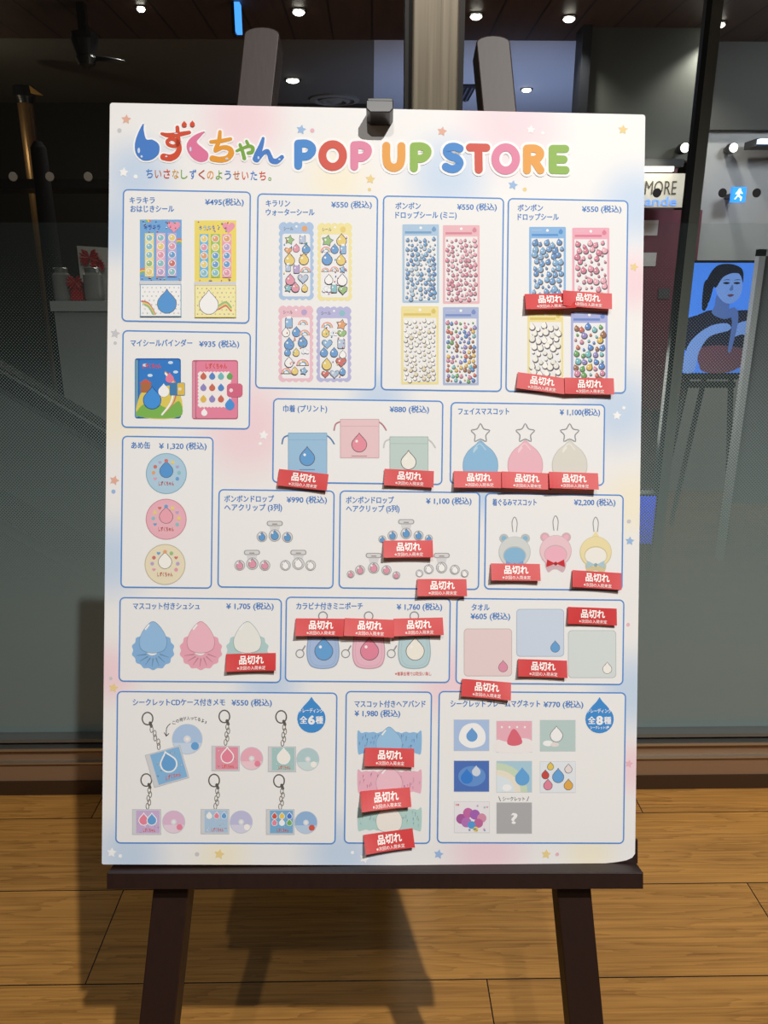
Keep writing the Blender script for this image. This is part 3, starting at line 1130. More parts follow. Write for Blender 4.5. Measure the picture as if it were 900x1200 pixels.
def drop_pts(x, y, r, tilt=0.0, tip=1.55):
    """plain water drop: round below, pointed above"""
    P = []
    for k in range(17):
        a = R(-28 + 236 * k / 16)
        P.append((r * math.cos(a), r * math.sin(a)))
    k_ = (tip - 0.55)
    P += [(-r * 0.52, -r * 0.92 * (0.4 + 0.6 * k_)), (-r * 0.2, -r * (0.25 + k_)), (0, -r * tip), (r * 0.2, -r * (0.25 + k_)), (r * 0.52, -r * 0.92 * (0.4 + 0.6 * k_))]
    P = P[1:16] + P[17:] if k_ < 0.9 else P
    c, s = math.cos(tilt), math.sin(tilt)
    return [(x + px * c - py * s, y + px * s + py * c) for px, py in P]


def rot_pts(pts, cx_, cy_, deg):
    c, s = math.cos(R(deg)), math.sin(R(deg))
    return [(cx_ + (x - cx_) * c - (y - cy_) * s, cy_ + (x - cx_) * s + (y - cy_) * c) for x, y in pts]


# printed face of the board: soft pastel clouds around the frames
def board_face():
    m = bpy.data.materials.new('poster_print')
    m.use_nodes = True
    b = m.node_tree.nodes['Principled BSDF']
    b.inputs['Roughness'].default_value = 0.5
    b.inputs['Specular IOR Level'].default_value = 0.3
    tc = N(m, 'ShaderNodeTexCoord')
    cur = None
    PK, BL, YL = (244, 202, 214), (178, 206, 238), (246, 236, 204)
    spots = [(285, 140, 62, PK), (600, 142, 78, PK), (160, 205, 55, BL), (525, 205, 62, BL), (135, 270, 50, BL), (395, 208, 50, YL),
             (745, 240, 60, BL), (740, 330, 45, PK), (132, 480, 60, YL), (290, 500, 75, PK), (725, 480, 62, BL), (742, 590, 50, YL),
             (130, 655, 60, BL), (128, 790, 45, PK), (742, 810, 60, BL), (740, 900, 40, PK), (150, 1000, 55, BL), (400, 1002, 60, BL),
             (570, 1000, 62, PK), (260, 1004, 40, YL), (565, 575, 40, BL), (530, 800, 55, PK), (315, 800, 50, BL), (445, 470, 45, BL), (690, 1000, 40, YL)]
    for x, y, r, c in spots:
        q = bp(x, y)
        d = N(m, 'ShaderNodeVectorMath', operation='DISTANCE')
        link(m, tc.outputs['Object'], d.inputs[0])
        d.inputs[1].default_value = (q[0], q[1], 0)
        mr = N(m, 'ShaderNodeMapRange', interpolation_type='SMOOTHSTEP')
        mr.inputs[1].default_value = r * PX * 0.15
        mr.inputs[2].default_value = r * PX * 1.15
        mr.inputs[3].default_value = 0.68
        mr.inputs[4].default_value = 0.0
        link(m, d.outputs['Value'], mr.inputs[0])
        mx = N(m, 'ShaderNodeMix', data_type='RGBA')
        link(m, mr.outputs[0], mx.inputs[0])
        if cur is None:
            mx.inputs[6].default_value = lin((239, 238, 237))
        else:
            link(m, cur, mx.inputs[6])
        mx.inputs[7].default_value = lin(c)
        cur = mx.outputs[2]
    link(m, cur, b.inputs['Base Color'])
    return m


PAPER = ink((242, 242, 241))
FOAM = mat('foam_core', (226, 224, 220), 0.8)
out = []
for cx_, cy_, a0, rr in ((BW / 2 - 0.003, BH - 0.003, 0, 0.003), (-BW / 2 + 0.003, BH - 0.003, 90, 0.003), (-BW / 2 + 0.002, 0.002, 180, 0.002)):
    for k in range(5):
        a_ = R(a0 + 90.0 * k / 4)
        out.append((cx_ + rr * math.cos(a_), cy_ + rr * math.sin(a_)))
for p in ((600, 1014.2), (640, 1013.6), (680, 1013.0), (705, 1012.0), (722, 1010.4), (734, 1008.2), (741, 1005.0), (744.2, 1000.5)):
    out.append(bp(*p))
n = len(out)
vs = [(x, y, 0.0) for x, y in out] + [(x, y, -BT) for x, y in out]
fs = [tuple(range(n)), tuple(range(2 * n - 1, n - 1, -1))] + [(i, n + i, n + (i + 1) % n, (i + 1) % n) for i in range(n)]
mesh_obj('foam_panel', vs, fs, [board_face(), FOAM], board, [0, 1] + [1] * n)

# stars and dots printed round the frames
p = Print(0.0002)
SAL, SBL, SWH, SYE, SGR, SPK = ink((232, 180, 160)), ink((160, 192, 232)), ink((250, 250, 250)), ink((240, 214, 150)), ink((206, 206, 210)), ink((238, 188, 200))
for x, y, r, m, ro in ((148, 140, 6, SAL, .1), (353, 152, 6, SBL, .2), (145, 202, 6, SWH, .1), (434, 210, 6, SYE, .1), (518, 154, 6, SAL, .2), (622, 152, 5.5, SWH, .1),
                       (601, 217, 6, SBL, .2), (730, 152, 6, SYE, .1), (135, 391, 6, SGR, .2), (743, 313, 5.5, SYE, .3), (309, 510, 6, SWH, .1), (723, 487, 5.5, SWH, .1),
                       (738, 634, 5.5, SBL, .1), (134, 563, 6, SAL, .3), (133, 806, 6, SYE, .2), (737, 895, 5, SPK, .2), (131, 999, 6, SWH, .1), (257, 1001, 6.5, SYE, .2),
                       (427, 1006, 6, SWH, .3), (514, 1001, 6, SBL, .2), (640, 1001, 6, SYE, .1)):
    p = Print(0.0002)
    p.star(x, y, r, m, False, ro, 0.52)
    p.build('printed_star', board)
for x, y, r, m in ((140, 153, 2.6, SGR), (366, 153, 2.6, SPK), (159, 207, 2.4, SWH), (636, 156, 2, SWH), (615, 222, 2.4, SYE), (135, 402, 2, SGR), (305, 520, 2, SWH), (731, 478, 2, SWH),
                   (737, 611, 2.4, SGR), (133, 576, 2.5, SBL), (130, 795, 2, SGR), (736, 732, 2.2, SPK), (141, 1003, 2.2, SWH), (231, 1001, 2.6, SGR), (413, 999, 2, SWH), (653, 1001, 2.2, SPK), (433, 222, 2, SYE)):
    p = Print(0.0002)
    p.circ(x, y, r, m, False, 12)
    p.build('printed_dot', board)

# heading: bubble lettering
TB, TR_, TP, TO, TG = ink((72, 128, 206)), ink((214, 78, 48)), ink((226, 120, 160)), ink((232, 156, 48)), ink((122, 170, 66))
HALO = ink((250, 250, 250))
SHINE = ink((206, 224, 246))


def zt(pts, ox=120, oy=110, s=2.727):
    return [(ox + x / s, oy + y / s) for x, y in pts]


p = Print(0.0003)
shi = zt([(131, 96), (133, 120), (141, 146), (160, 147), (181, 163), (180, 192), (158, 211), (130, 213), (109, 194), (104, 164), (113, 130)])
ku = zt([(327, 121), (312, 140), (302, 155), (318, 171), (338, 190), (335, 212), (312, 218), (286, 204), (270, 176), (274, 152), (296, 132)])
strokes = [
    (zt([(190, 128), (212, 133), (245, 130), (278, 124)]), [3.2, 5.5, 5.5, 4.2], TR_),
    (zt([(240, 108), (242, 135), (243, 158), (230, 168), (212, 163), (208, 152), (220, 145), (236, 150), (246, 172), (238, 194), (218, 205), (196, 202)]), [4.5, 5, 5, 4.2, 4.2, 4.2, 4.2, 5, 6, 7, 8, 8], TR_),
    (zt([(347, 154), (375, 152), (410, 145)]), [4, 5, 4], TO),
    (zt([(376, 122), (373, 150), (362, 178)]), [4, 5.2, 5], TO),
    (zt([(362, 182), (385, 172), (406, 176), (412, 190), (400, 206), (376, 211), (352, 207)]), [5, 5, 6, 7, 7, 7, 7], TO),
    (zt([(430, 183), (448, 175), (470, 168), (481, 174), (478, 187), (466, 190)]), [3.2, 3.6, 4, 4.4, 4.4, 4], TG),
    (zt([(440, 163), (448, 184), (454, 207)]), [3.6, 4, 4.4], TG),
    (zt([(461, 152), (466, 163)]), [3.4, 3.8], TG),
    (zt([(514, 143), (508, 165), (497, 193), (492, 208)]), [3.4, 5.5, 8, 8.5], TB),
    (zt([(494, 212), (512, 192), (527, 184), (534, 196), (542, 214), (558, 216), (574, 203)]), [6, 5, 5, 5, 6.5, 6.5, 5], TB)]
p.stroke(shi, 4, HALO, True)
p.stroke(ku, 4, HALO, True)
for c, wd, m in strokes:
    p.stroke(c, [q + 4 for q in wd], HALO)
p.poly(smooth_closed(shi), TB)
p.poly(smooth_closed(ku), TP)
for c, wd, m in strokes:
    p.stroke(c, wd, m)
for x, y in ((262, 98), (288, 97)):
    q = zt([(x, y)])[0]
    p.drop(q[0], q[1] + 0.6, 3.0, TR_)
for x, y, r, ry in ((117, 182, 4.2, 9), (126, 201, 3.5, 4), (282, 178, 3.2, 8), (205, 201, 4, 2.6), (398, 208, 5, 3), (499, 205, 3, 5), (566, 210, 4, 2.6), (236, 128, 6, 1.8)):
    q = zt([(x, y)])[0]
    p.circ(q[0], q[1], r / 2.727, SHINE, True, 10, ry / 2.727)
p.build('heading_lettering', board, 'rounded bubble lettering in six colours')

p = Print(0.0003)
sub = [('ち', TB), ('い', ink((196, 110, 60))), ('さ', TR_), ('な', ink((214, 160, 60))), ('し', TG), ('ず', TB), ('く', ink((190, 90, 70))), ('の', TO), ('よ', TG), ('う', TB), ('せ', ink((196, 110, 60))), ('い', TR_), ('た', TB), ('ち', TR_), ('。', TG)]
x = 170.5
for ch, m in sub:
    wd = 9.8
    p.text(ch, x + (0.8 if ch != '。' else 1), x + wd - (1.2 if ch != '。' else 5), 203.5 + (x - 170) * 0.02, 12.5, m, 0.012, False)
    x += 10.2
p.build('tagline_lettering', board, 'small handwritten line in mixed colours')

BLU, REDL, PNK, ORG, GRN = ink((76, 142, 214)), ink((216, 92, 78)), ink((230, 140, 172)), ink((238, 168, 82)), ink((148, 188, 88))
z1 = lambda pts: zt(pts)
z2 = lambda pts: zt(pts, 430, 110)


def oval(cx_, cy_, rx, ry, n=14):
    return [(cx_ + rx * math.cos(2 * math.pi * k / n), cy_ + ry * math.sin(2 * math.pi * k / n)) for k in range(n)]


WL = 9.4
letters = [
    (BLU, [(z1([(626, 160), (626, 230)]), False), (z1([(626, 160), (652, 160), (668, 170), (669, 186), (654, 200), (630, 201)]), False)]),
    (REDL, [(z1(oval(736, 198, 33, 36)), True)]),
    (PNK, [(z1([(805, 165), (805, 233)]), False), (z1([(805, 165), (830, 165), (846, 174), (847, 190), (832, 204), (808, 205)]), False)]),
    (ORG, [(z2([(62, 167), (62, 205), (68, 228), (86, 237), (104, 228), (110, 205), (110, 168)]), False)]),
    (GRN, [(z2([(150, 169), (150, 238)]), False), (z2([(150, 169), (175, 169), (191, 178), (192, 193), (177, 207), (153, 208)]), False)]),
    (BLU, [(z2([(296, 176), (280, 170), (262, 173), (255, 187), (268, 201), (286, 207), (296, 222), (286, 238), (268, 241), (252, 234)]), False)]),
    (REDL, [(z2([(329, 172), (381, 173)]), False), (z2([(356, 174), (357, 243)]), False)]),
    (PNK, [(z2(oval(443, 209, 33, 37)), True)]),
    (ORG, [(z2([(511, 176), (511, 245)]), False), (z2([(511, 176), (536, 176), (551, 185), (552, 199), (538, 211), (514, 212)]), False), (z2([(532, 212), (554, 245)]), False)]),
    (GRN, [(z2([(593, 177), (593, 244)]), False), (z2([(593, 177), (633, 177)]), False), (z2([(593, 210), (628, 211)]), False), (z2([(593, 244), (634, 245)]), False)])]
p = Print(0.0003)
for m, ss in letters:
    for c, cl in ss:
        p.stroke(c, WL + 6, HALO, cl, len(c) > 2)
for m, ss in letters:
    for c, cl in ss:
        p.stroke(c, WL, m, cl, len(c) > 2)
p.build('store_lettering', board, 'fat rounded capitals in blue, red, pink, orange and green')

# ---- the framed price panels
FRAME = ink((92, 146, 214))
TXTB = ink((78, 130, 200))
EM = 8.9


def panel(x0, y0, x1, y1, lines, label):
    """white rounded field with a blue outline; lines = (text, x0, x1, y centre)"""
    a, b = bp(x0, y0), bp(x1, y1)
    r = 0.0058
    t_ = 0.0016
    X0, X1, Y0, Y1 = a[0], b[0], b[1], a[1]
    o_ = rr_pts(X0, Y0, X1, Y1, r)
    i_ = rr_pts(X0 + t_, Y0 + t_, X1 - t_, Y1 - t_, r - t_)
    p = Print(0.00022)
    p.raw(o_, [tuple(range(len(o_)))], PAPER)
    L = len(o_)
    p.raw(o_ + i_, [(k, (k + 1) % L, L + (k + 1) % L, L + k) for k in range(L)], FRAME)
    o = p.build('price_panel', board, label)
    if lines:
        for s, u0, u1, yc in lines:
            q = Print(0.0003)
            q.text(s, u0, u1, yc, EM, TXTB, 0.006, False, 0.0, 0.2)
            q.build('price_lettering' if '¥' in s else 'title_lettering', o)
    return o


rng = random.Random(11)
PAL = [ink(c) for c in ((116, 166, 218), (230, 160, 180), (236, 212, 130), (160, 196, 136), (190, 170, 212), (230, 170, 124), (212, 122, 114), (146, 198, 206))]
LINE = ink((100, 94, 102))
WHITE = ink((248, 248, 248))

# 1 glass-drop stickers
P1 = panel(144, 221.5, 292.5, 379.5, [('キラキラ', 152, 181.4, 234.8), ('おはじきシール', 153, 204, 244.8), ('¥495(税込)', 240.4, 285.6, 236.8)], 'frame priced 495 yen at the top left')
for x0, x1, y0, bg, cols, fl_bg, fl_drop, lb in (
        (164, 213, 257.5, ink((122, 174, 226)), [ink((238, 226, 150)), ink((236, 186, 210)), ink((190, 178, 224))], WHITE, ink((92, 158, 222)), 'blue sticker sheet with rainbow corners'),
        (228, 277, 258.5, ink((242, 222, 112)), [ink((120, 190, 226)), ink((164, 200, 104)), ink((240, 170, 190))], ink((248, 240, 180)), WHITE, 'yellow sticker sheet with three colour strips')):
    p = Print(0.0003)
    p.rect(x0, y0, x1, y0 + 72, bg)
    for k, c in enumerate(((x0 + 4, y0 + 3), (x1 - 3, y0 + 31), (x0 + 4, y0 + 66))):
        if bg == ink((122, 174, 226)):
            for rr, cc in ((9, ink((226, 120, 110))), (7.2, ink((240, 200, 90))), (5.4, ink((130, 190, 120))), (3.6, bg)):
                p.poly([q for q in [(max(x0, min(x1, c[0] + rr * math.cos(a_))), max(y0, min(y0 + 72, c[1] - rr * abs(math.sin(a_))))) for a_ in [math.pi * j / 10 for j in range(11)]]], cc)
    p.text('キラキラ', x0 + 5, x0 + 24, y0 + 9, 7, PAL[0] if fl_drop == WHITE else ink((60, 110, 190)), 0.02)
    p.heart(x1 - 9, y0 + 8, 7.5, ink((240, 160, 184)))
    for k in range(3):
        xa = x0 + 6 + k * 13.4
        p.rect(xa, y0 + 16, xa + 10.5, y0 + 67, cols[k])
        for j in range(5):
            xc, yc = xa + 5.2, y0 + 21.5 + j * 10
            p.circ(xc, yc, 4.4, WHITE)
            p.circ(xc, yc, 3.6, rng.choice(PAL), True, 14)
            p.circ(xc - 1, yc - 1.2, 1.0, WHITE, True, 8)
    for k in range(26):
        p.circ(rng.uniform(x0 + 1.5, x1 - 1.5), rng.choice([rng.uniform(y0 + 1, y0 + 15), rng.uniform(y0 + 68, y0 + 71)]), 0.8, rng.choice(PAL + [WHITE]), False, 6)
    p.rect(x0, y0 + 72, x1, y0 + 76, ink((216, 218, 222)))
    p.rect(x0 + 0.5, y0 + 76, x1, y0 + 114, ink((140, 176, 206)) if fl_drop != WHITE else ink((220, 206, 120)))
    p.rect(x0 + 1.5, y0 + 77, x1 - 1, y0 + 113, fl_bg)
    for a_ in range(9):
        for b_ in range(7):
            p.circ(x0 + 4 + a_ * 5.2 + (b_ % 2) * 2.4, y0 + 80 + b_ * 5, 0.8, PAL[(a_ + b_) % 2 * 3] if fl_drop != WHITE else PAL[(a_ * 3 + b_) % 8], False, 6)
    p.drop(x0 + (32 if fl_drop != WHITE else 17), y0 + 99, 11.5, LINE)
    p.drop(x0 + (32 if fl_drop != WHITE else 17), y0 + 99, 10.9, fl_drop)
    for k, cc in enumerate((PAL[6], PAL[2], PAL[3])):
        p.stroke([(x0 + 3 + k * 1.6, y0 + 96 + k * 2), (x0 + 11, y0 + 99 + k * 2), (x0 + 18 - k, y0 + 111)] if fl_drop != WHITE else [(x1 - 20, y0 + 104 - k * 2), (x1 - 12, y0 + 100 - k * 2), (x1 - 6, y0 + 106 - k * 2)], 2.2, cc)
    p.build('printed_sticker_sheet', P1, lb)


def scallop(x0, y0, x1, y1, nx, ny, r):
    P = []
    for (ax, ay, bx_, by_, n_) in ((x0, y0, x1, y0, nx), (x1, y0, x1, y1, ny), (x1, y1, x0, y1, nx), (x0, y1, x0, y0, ny)):
        for k in range(n_):
            for j in range(5):
                s = (k + j / 5) / n_
                o_ = r * math.sin(math.pi * j / 5)
                dx, dy = (bx_ - ax), (by_ - ay)
                l = math.hypot(dx, dy)
                P.append((ax + dx * s + dy / l * o_, ay + dy * s - dx / l * o_))
    return P


def sticker(p, x, y, r):
    k = rng.randrange(8)
    c = rng.choice(PAL + [(ink((190, 206, 228))), ink((214, 190, 206)), ink((150, 190, 226))])
    if k == 0:
        p.heart(x, y, r * 1.1, LINE)
        p.heart(x, y, r * 0.98, c)
    elif k == 1:
        p.star(x, y, r * 1.2, LINE, True, 0.2, 0.6)
        p.star(x, y, r * 1.02, c, True, 0.2, 0.6)
    elif k == 2:
        for dx, dy, q in ((-.55, .15, .55), (0, -.15, .7), (.6, .15, .55)):
            p.circ(x + dx * r, y + dy * r, q * r, ink((200, 208, 224)), True, 12)
            p.circ(x + dx * r, y + dy * r, q * r * 0.82, WHITE, True, 12)
    elif k == 3:
        for rr, cc in ((1.25, PAL[1]), (1.0, PAL[2]), (0.75, PAL[0]), (0.5, WHITE)):
            p.poly([(x + r * rr * math.cos(a_), y + r * 0.5 - r * rr * math.sin(a_)) for a_ in [math.pi * j / 10 for j in range(11)]], cc)
    elif k == 4:
        p.rrect(x - r * .75, y - r, x + r * .75, y + r * 1.1, r * .3, LINE, 3)
        p.rrect(x - r * .65, y - r * .9, x + r * .65, y + r, r * .3, c, 3)
        p.rect(x - r * .4, y - r * 1.3, x + r * .4, y - r * .8, WHITE)
    else:
        p.drop(x, y + r * .2, r * 0.98, LINE)
        p.drop(x, y + r * .2, r * 0.86, rng.choice([PAL[0], PAL[0], WHITE, PAL[1], PAL[2]]))
    p.circ(x - r * .35, y - r * .2, r * .2, WHITE, True, 8)


# 2 water stickers
P2 = panel(301.5, 226.5, 440.5, 457.5, [('キラリン', 311.7, 339.8, 238.4), ('ウォーターシール', 311.7, 368.5, 248.8), ('¥550 (税込)', 388.3, 435.6, 239.8)], 'frame priced 550 yen with four scalloped sheets')
for x0, y0, x1, y1, c1, lb in ((328.5, 262, 366, 350, (176, 202, 234), 'scalloped blue sheet'), (373.5, 263, 411, 351, (244, 232, 168), 'scalloped yellow sheet'), (328, 360, 365.5, 446, (238, 196, 208), 'scalloped pink sheet'), (372.5, 361, 410, 446, (188, 188, 228), 'scalloped lavender sheet')):
    p = Print(0.0003)
    p.poly(scallop(x0, y0, x1, y1, 5, 11, 1.8), ink(c1))
    p.rrect(x0 + 2.5, y0 + 12, x1 - 2.5, y1 - 2.5, 3, ink((242, 242, 244)))
    p.text('シール', x0 + 4, x0 + 15, y0 + 6, 5, LINE, 0.01)
    p.circ(x0 + 19, y0 + 3.5, 1.3, WHITE)
    p.circ(x1 - 9, y0 + 6, 3.4, rng.choice(PAL))
    for j in range(6):
        for i in range(3 if j % 2 else 2):
            nx = 3 if j % 2 else 2
            sticker(p, x0 + 3 + (i + 0.5) * (x1 - x0 - 6) / nx + rng.uniform(-1.2, 1.2), y0 + 19 + j * 11.4 + rng.uniform(-1.5, 1.5), rng.uniform(4.8, 6.6) if nx == 2 else rng.uniform(3.8, 5.2))
    for k in range(16):
        p.circ(rng.uniform(x0 + 4, x1 - 4), rng.uniform(y0 + 14, y1 - 4), 0.9, rng.choice(PAL), False, 6)
    p.build('printed_sticker_sheet', P2, lb)


def dense_sheet(par, x0, y0, x1, y1, border, header, cols, nx, ny, rad, lb, tip=False):
    p = Print(0.0003)
    p.rrect(x0, y0, x1, y1, 1.2, ink(border), 3)
    p.rect(x0 + 3, y0 + 8.2, x1 - 9, y0 + 10.8, ink(header))
    p.rect(x0 + 3, y0 + 3.2, x0 + 15, y0 + 4.6, ink(tuple(min(255, int(v * 0.55 + 115)) for v in header)))
    p.circ((x0 + x1) / 2, y0 + 4.2, 1.6, WHITE)
    p.drop(x1 - 6, y0 + 6, 2.6, ink(header))
    p.rect(x0 + 2.6, y0 + 13.5, x1 - 2.6, y1 - 2.8, ink((240, 240, 240)))
    w_ = (x1 - x0 - 7) / nx
    h_ = (y1 - y0 - 18.5) / ny
    z0 = p.z
    for j in range(ny):
        for i in range(nx):
            xc = x0 + 3.5 + (i + 0.5 + 0.3 * (j % 2) - .15) * w_ + rng.uniform(-.14, .14) * w_
            yc = y0 + 15 + (j + 0.5) * h_ + rng.uniform(-.16, .16) * h_ + (0.3 * h_ if i % 2 else 0)
            r = rad * rng.choice([0.4, 0.62, 0.8, 0.86, 0.95])
            ti = rng.uniform(-.5, .5)
            c = rng.choice(cols)
            p.z = z0 + 0.00002
            p.drop(xc + .25 * rad * .5, yc + 0.5 * rad * .55, r * 1.12, LINE, False, ti)
            p.z = z0 + 0.00004
            p.drop(xc, yc, r * 0.92, ink(c), False, ti)
            p.z = z0 + 0.00006
            p.circ(xc - r * .3, yc - r * .2, r * .24, WHITE, False, 6)
    return p.build('printed_sticker_sheet', par, lb)


BLS = [(112, 160, 208), (134, 178, 216), (100, 146, 198), (176, 204, 226)]
PKS = [(226, 150, 168), (214, 128, 150), (236, 176, 190), (206, 136, 152)]
WHS = [(244, 242, 232), (236, 234, 224), (250, 248, 240), (226, 214, 176)]
MIX = [(206, 110, 90), (108, 170, 96), (226, 190, 90), (90, 140, 206), (216, 140, 168), (150, 140, 200), (120, 190, 196), (160, 110, 80)]
# 3 small drop stickers
P3 = panel(448.8, 229, 588, 459.5, [('ボンボン', 463.5, 493, 241.4), ('ドロップシール (ミニ)', 463.5, 535, 252), ('¥550 (税込)', 535.8, 582, 242.5)], 'frame priced 550 yen with four dense sheets')
dense_sheet(P3, 471.5, 263, 514.5, 355, (176, 204, 230), (120, 164, 206), BLS, 7, 13, 2.6, 'pale blue sheet of tiny stickers')
dense_sheet(P3, 519, 264, 562, 356, (238, 188, 196), (218, 140, 158), PKS, 7, 13, 2.5, 'pink sheet of tiny stickers')
dense_sheet(P3, 470, 359, 514, 450.5, (240, 226, 160), (222, 200, 110), WHS, 7, 13, 2.4, 'pale yellow sheet of tiny stickers')
dense_sheet(P3, 519, 360, 561, 451.5, (172, 186, 222), (126, 146, 204), MIX, 7, 13, 2.4, 'lavender sheet of many coloured tiny stickers')
# 4 larger drop stickers
P4 = panel(595, 232, 733.5, 461.5, [('ボンボン', 606.7, 636.2, 243.7), ('ドロップシール', 606.7, 654.6, 254.3), ('¥550 (税込)', 682, 728, 245)], 'frame priced 550 yen at the top right')
dense_sheet(P4, 620, 266, 663, 357, (140, 186, 232), (90, 150, 214), BLS[:3], 5, 10, 3.7, 'blue sheet of drop stickers')
dense_sheet(P4, 670.5, 267, 714, 358, (240, 176, 194), (224, 130, 154), PKS, 5, 10, 3.6, 'pink sheet of drop stickers')
dense_sheet(P4, 618, 364, 660, 452, (240, 226, 160), (222, 200, 110), WHS[:3], 5, 9, 3.8, 'yellow sheet of white drop stickers')
dense_sheet(P4, 669, 365, 712, 453, (170, 178, 226), (110, 140, 206), MIX, 5, 9, 3.7, 'lavender sheet of many coloured drop stickers')

# 5 binders
P5 = panel(143.5, 386.8, 293, 503.5, [('マイシールバインダー', 153.2, 225.3, 402), ('¥935 (税込)', 233.5, 280.3, 403)], 'frame priced 935 yen with two binders')
p = Print(0.0003)
p.rrect(158, 420, 212, 490.5, 3, ink((36, 92, 170)))
p.rect(158.5, 422, 162, 489, ink((110, 160, 190)))
p.rrect(163, 421.5, 211, 489, 2.5, ink((52, 128, 208)))
p.blob([(163, 466), (172, 455), (184, 462), (196, 452), (210, 458), (210.5, 488), (163.5, 488)], ink((226, 206, 96)))
p.blob([(163.5, 478), (178, 470), (196, 478), (210, 470), (210.5, 488.5), (163.5, 488.5)], ink((128, 184, 84)))
for x, y in ((170, 428), (200, 425), (206, 436), (176, 440)):
    p.circ(x, y, 3, ink((210, 230, 246)), True, 12, 1.8)
for k, cc in enumerate((PAL[6], PAL[2], WHITE)):
    p.stroke([(190, 486), (204 - k * 1.5, 470), (206 - k * 1.8, 450), (194, 436 + k)], 2.0, cc)
p.text('しずくちゃん', 167, 189, 429, 6.5, ink((226, 70, 60)), 0.03)
p.rect(165, 448, 177, 460, ink((176, 112, 70)))
p.poly([(163.5, 449), (171, 444), (178.5, 449)], ink((206, 96, 84)))
p.drop(178.5, 469, 10.8, ink((40, 80, 150)))
p.drop(178.5, 469, 10, ink((70, 150, 226)))
p.drop(192, 459, 6.3, WHITE)
p.drop(199, 444, 4.8, ink((232, 128, 160)))
p.rrect(199, 448.5, 217, 463.5, 1.5, ink((70, 130, 180)))
p.rrect(208, 449, 216.5, 463, 1.2, ink((226, 192, 84)))
p.circ(211, 456, 2, ink((236, 226, 200)))
p.build('printed_binder', P5, 'blue ring binder with landscape cover')
p = Print(0.0003)
p.rrect(225, 422, 279, 491.5, 3, ink((190, 100, 128)))
p.rect(225.5, 424, 229, 490, ink((222, 150, 170)))
p.rrect(230, 423.5, 278, 490, 2.5, ink((232, 136, 164)))
p.poly(scallop(233, 436.5, 270, 476.5, 9, 10, 1.2), ink((246, 240, 238)))
p.text('しずくちゃん', 241, 266, 429, 7, ink((214, 80, 60)), 0.03)
for j in range(3):
    for i in range(4 if j == 0 else 3):
        p.drop(238.5 + i * 10.3, 441.5 + j * 13.3, 3.6, ink(MIX[(i * 3 + j * 5) % 8]))
p.drop(269.5, 475, 5.6, ink((76, 150, 222)))
p.drop(239.5, 484, 3.6, WHITE)
p.rrect(266, 449.5, 284.5, 465.5, 4, ink((214, 106, 136)))
p.circ(271, 457.5, 2.2, ink((244, 220, 226)))
p.build('printed_binder', P5, 'pink ring binder with grid of drops')

# 6 candy tins
P6 = panel(143, 510.5, 248.5, 690, [('あめ缶', 154, 176, 521.8), ('¥ 1,320 (税込)', 186.6, 242, 522.6)], 'tall frame priced 1,320 yen with three round tins')
for x, y, c, e_, d_, lb in ((195, 555, (178, 210, 230), (140, 178, 200), (92, 156, 218), 'pale blue round tin'), (194.8, 608.5, (238, 182, 194), (206, 146, 160), (240, 170, 184), 'pink round tin'), (193.5, 661.5, (236, 226, 196), (196, 188, 164), (248, 246, 240), 'cream round tin')):
    p = Print(0.0003)
    p.circ(x, y, 24, ink(e_), True, 40)
    p.circ(x, y, 23, ink(c), True, 40)
    p.circ(x, y, 18.5, ink(tuple(min(255, int(v * .94 + 14)) for v in c)), True, 32)
    p.drop(x, y - 3, 8.2, LINE)
    p.drop(x, y - 3, 7.6, ink(d_))
    for k in range(9):
        a_ = R(150 + 30 * k)
        xx, yy = x + 15 * math.cos(a_), y + 14 * math.sin(a_) - 1
        (p.heart if k % 3 == 0 else p.circ)(xx, yy, 2.2, rng.choice(PAL))
    p.text('しずくちゃん', x - 9, x + 9, y + 11.5, 5.5, ink((190, 90, 80)), 0.03)
    p.build('printed_tin', P6, lb)

# 7 drawstring pouches
P7 = panel(320, 466.5, 518.5, 568.5, [('巾着 (プリント)', 332, 383.3, 478.8), ('¥880 (税込)', 456.7, 502.7, 479.6)], 'frame priced 880 yen with three drawstring pouches')
for x0, y0, x1, y1, c, k_, d_, lb in ((337.5, 507, 383.5, 557, (160, 198, 228), (90, 130, 180), (104, 164, 218), 'blue drawstring pouch'), (398.5, 491, 444.5, 537, (236, 202, 206), (190, 130, 140), (236, 150, 166), 'pink drawstring pouch'), (456.5, 511.5, 502, 557, (196, 214, 208), (200, 204, 200), (244, 242, 232), 'pale green drawstring pouch')):
    p = Print(0.0003)
    p.stroke([(x0 + 1, y0 + 3), (x0 - 5, y0 + 6), (x0 - 7, y0 + 13)], 1.8, ink(k_))
    p.stroke([(x1 - 1, y0 + 3), (x1 + 4, y0 + 7), (x1 + 8, y0 + 13)], 1.8, ink(k_))
    p.rrect(x0, y0, x1, y1, 1, ink(tuple(int(v * .88) for v in c)), 3)
    p.rrect(x0 + .8, y0 + .8, x1 - .8, y1 - .8, 1, ink(c), 3)
    p.rect(x0, y0 + 8, x1, y0 + 8.8, ink(tuple(int(v * .92) for v in c)))
    xc, yc = (x0 + x1) / 2 - 0.5, y0 + 30
    p.drop(xc, yc, 9.2, LINE)
    p.drop(xc, yc, 8.4, ink(d_))
    p.circ(xc - 3, yc - 4, 1.6, WHITE, True, 10)
    p.rect(xc - 9, yc + 13, xc + 9, yc + 13.8, ink(k_))
    p.build('printed_pouch', P7, lb)

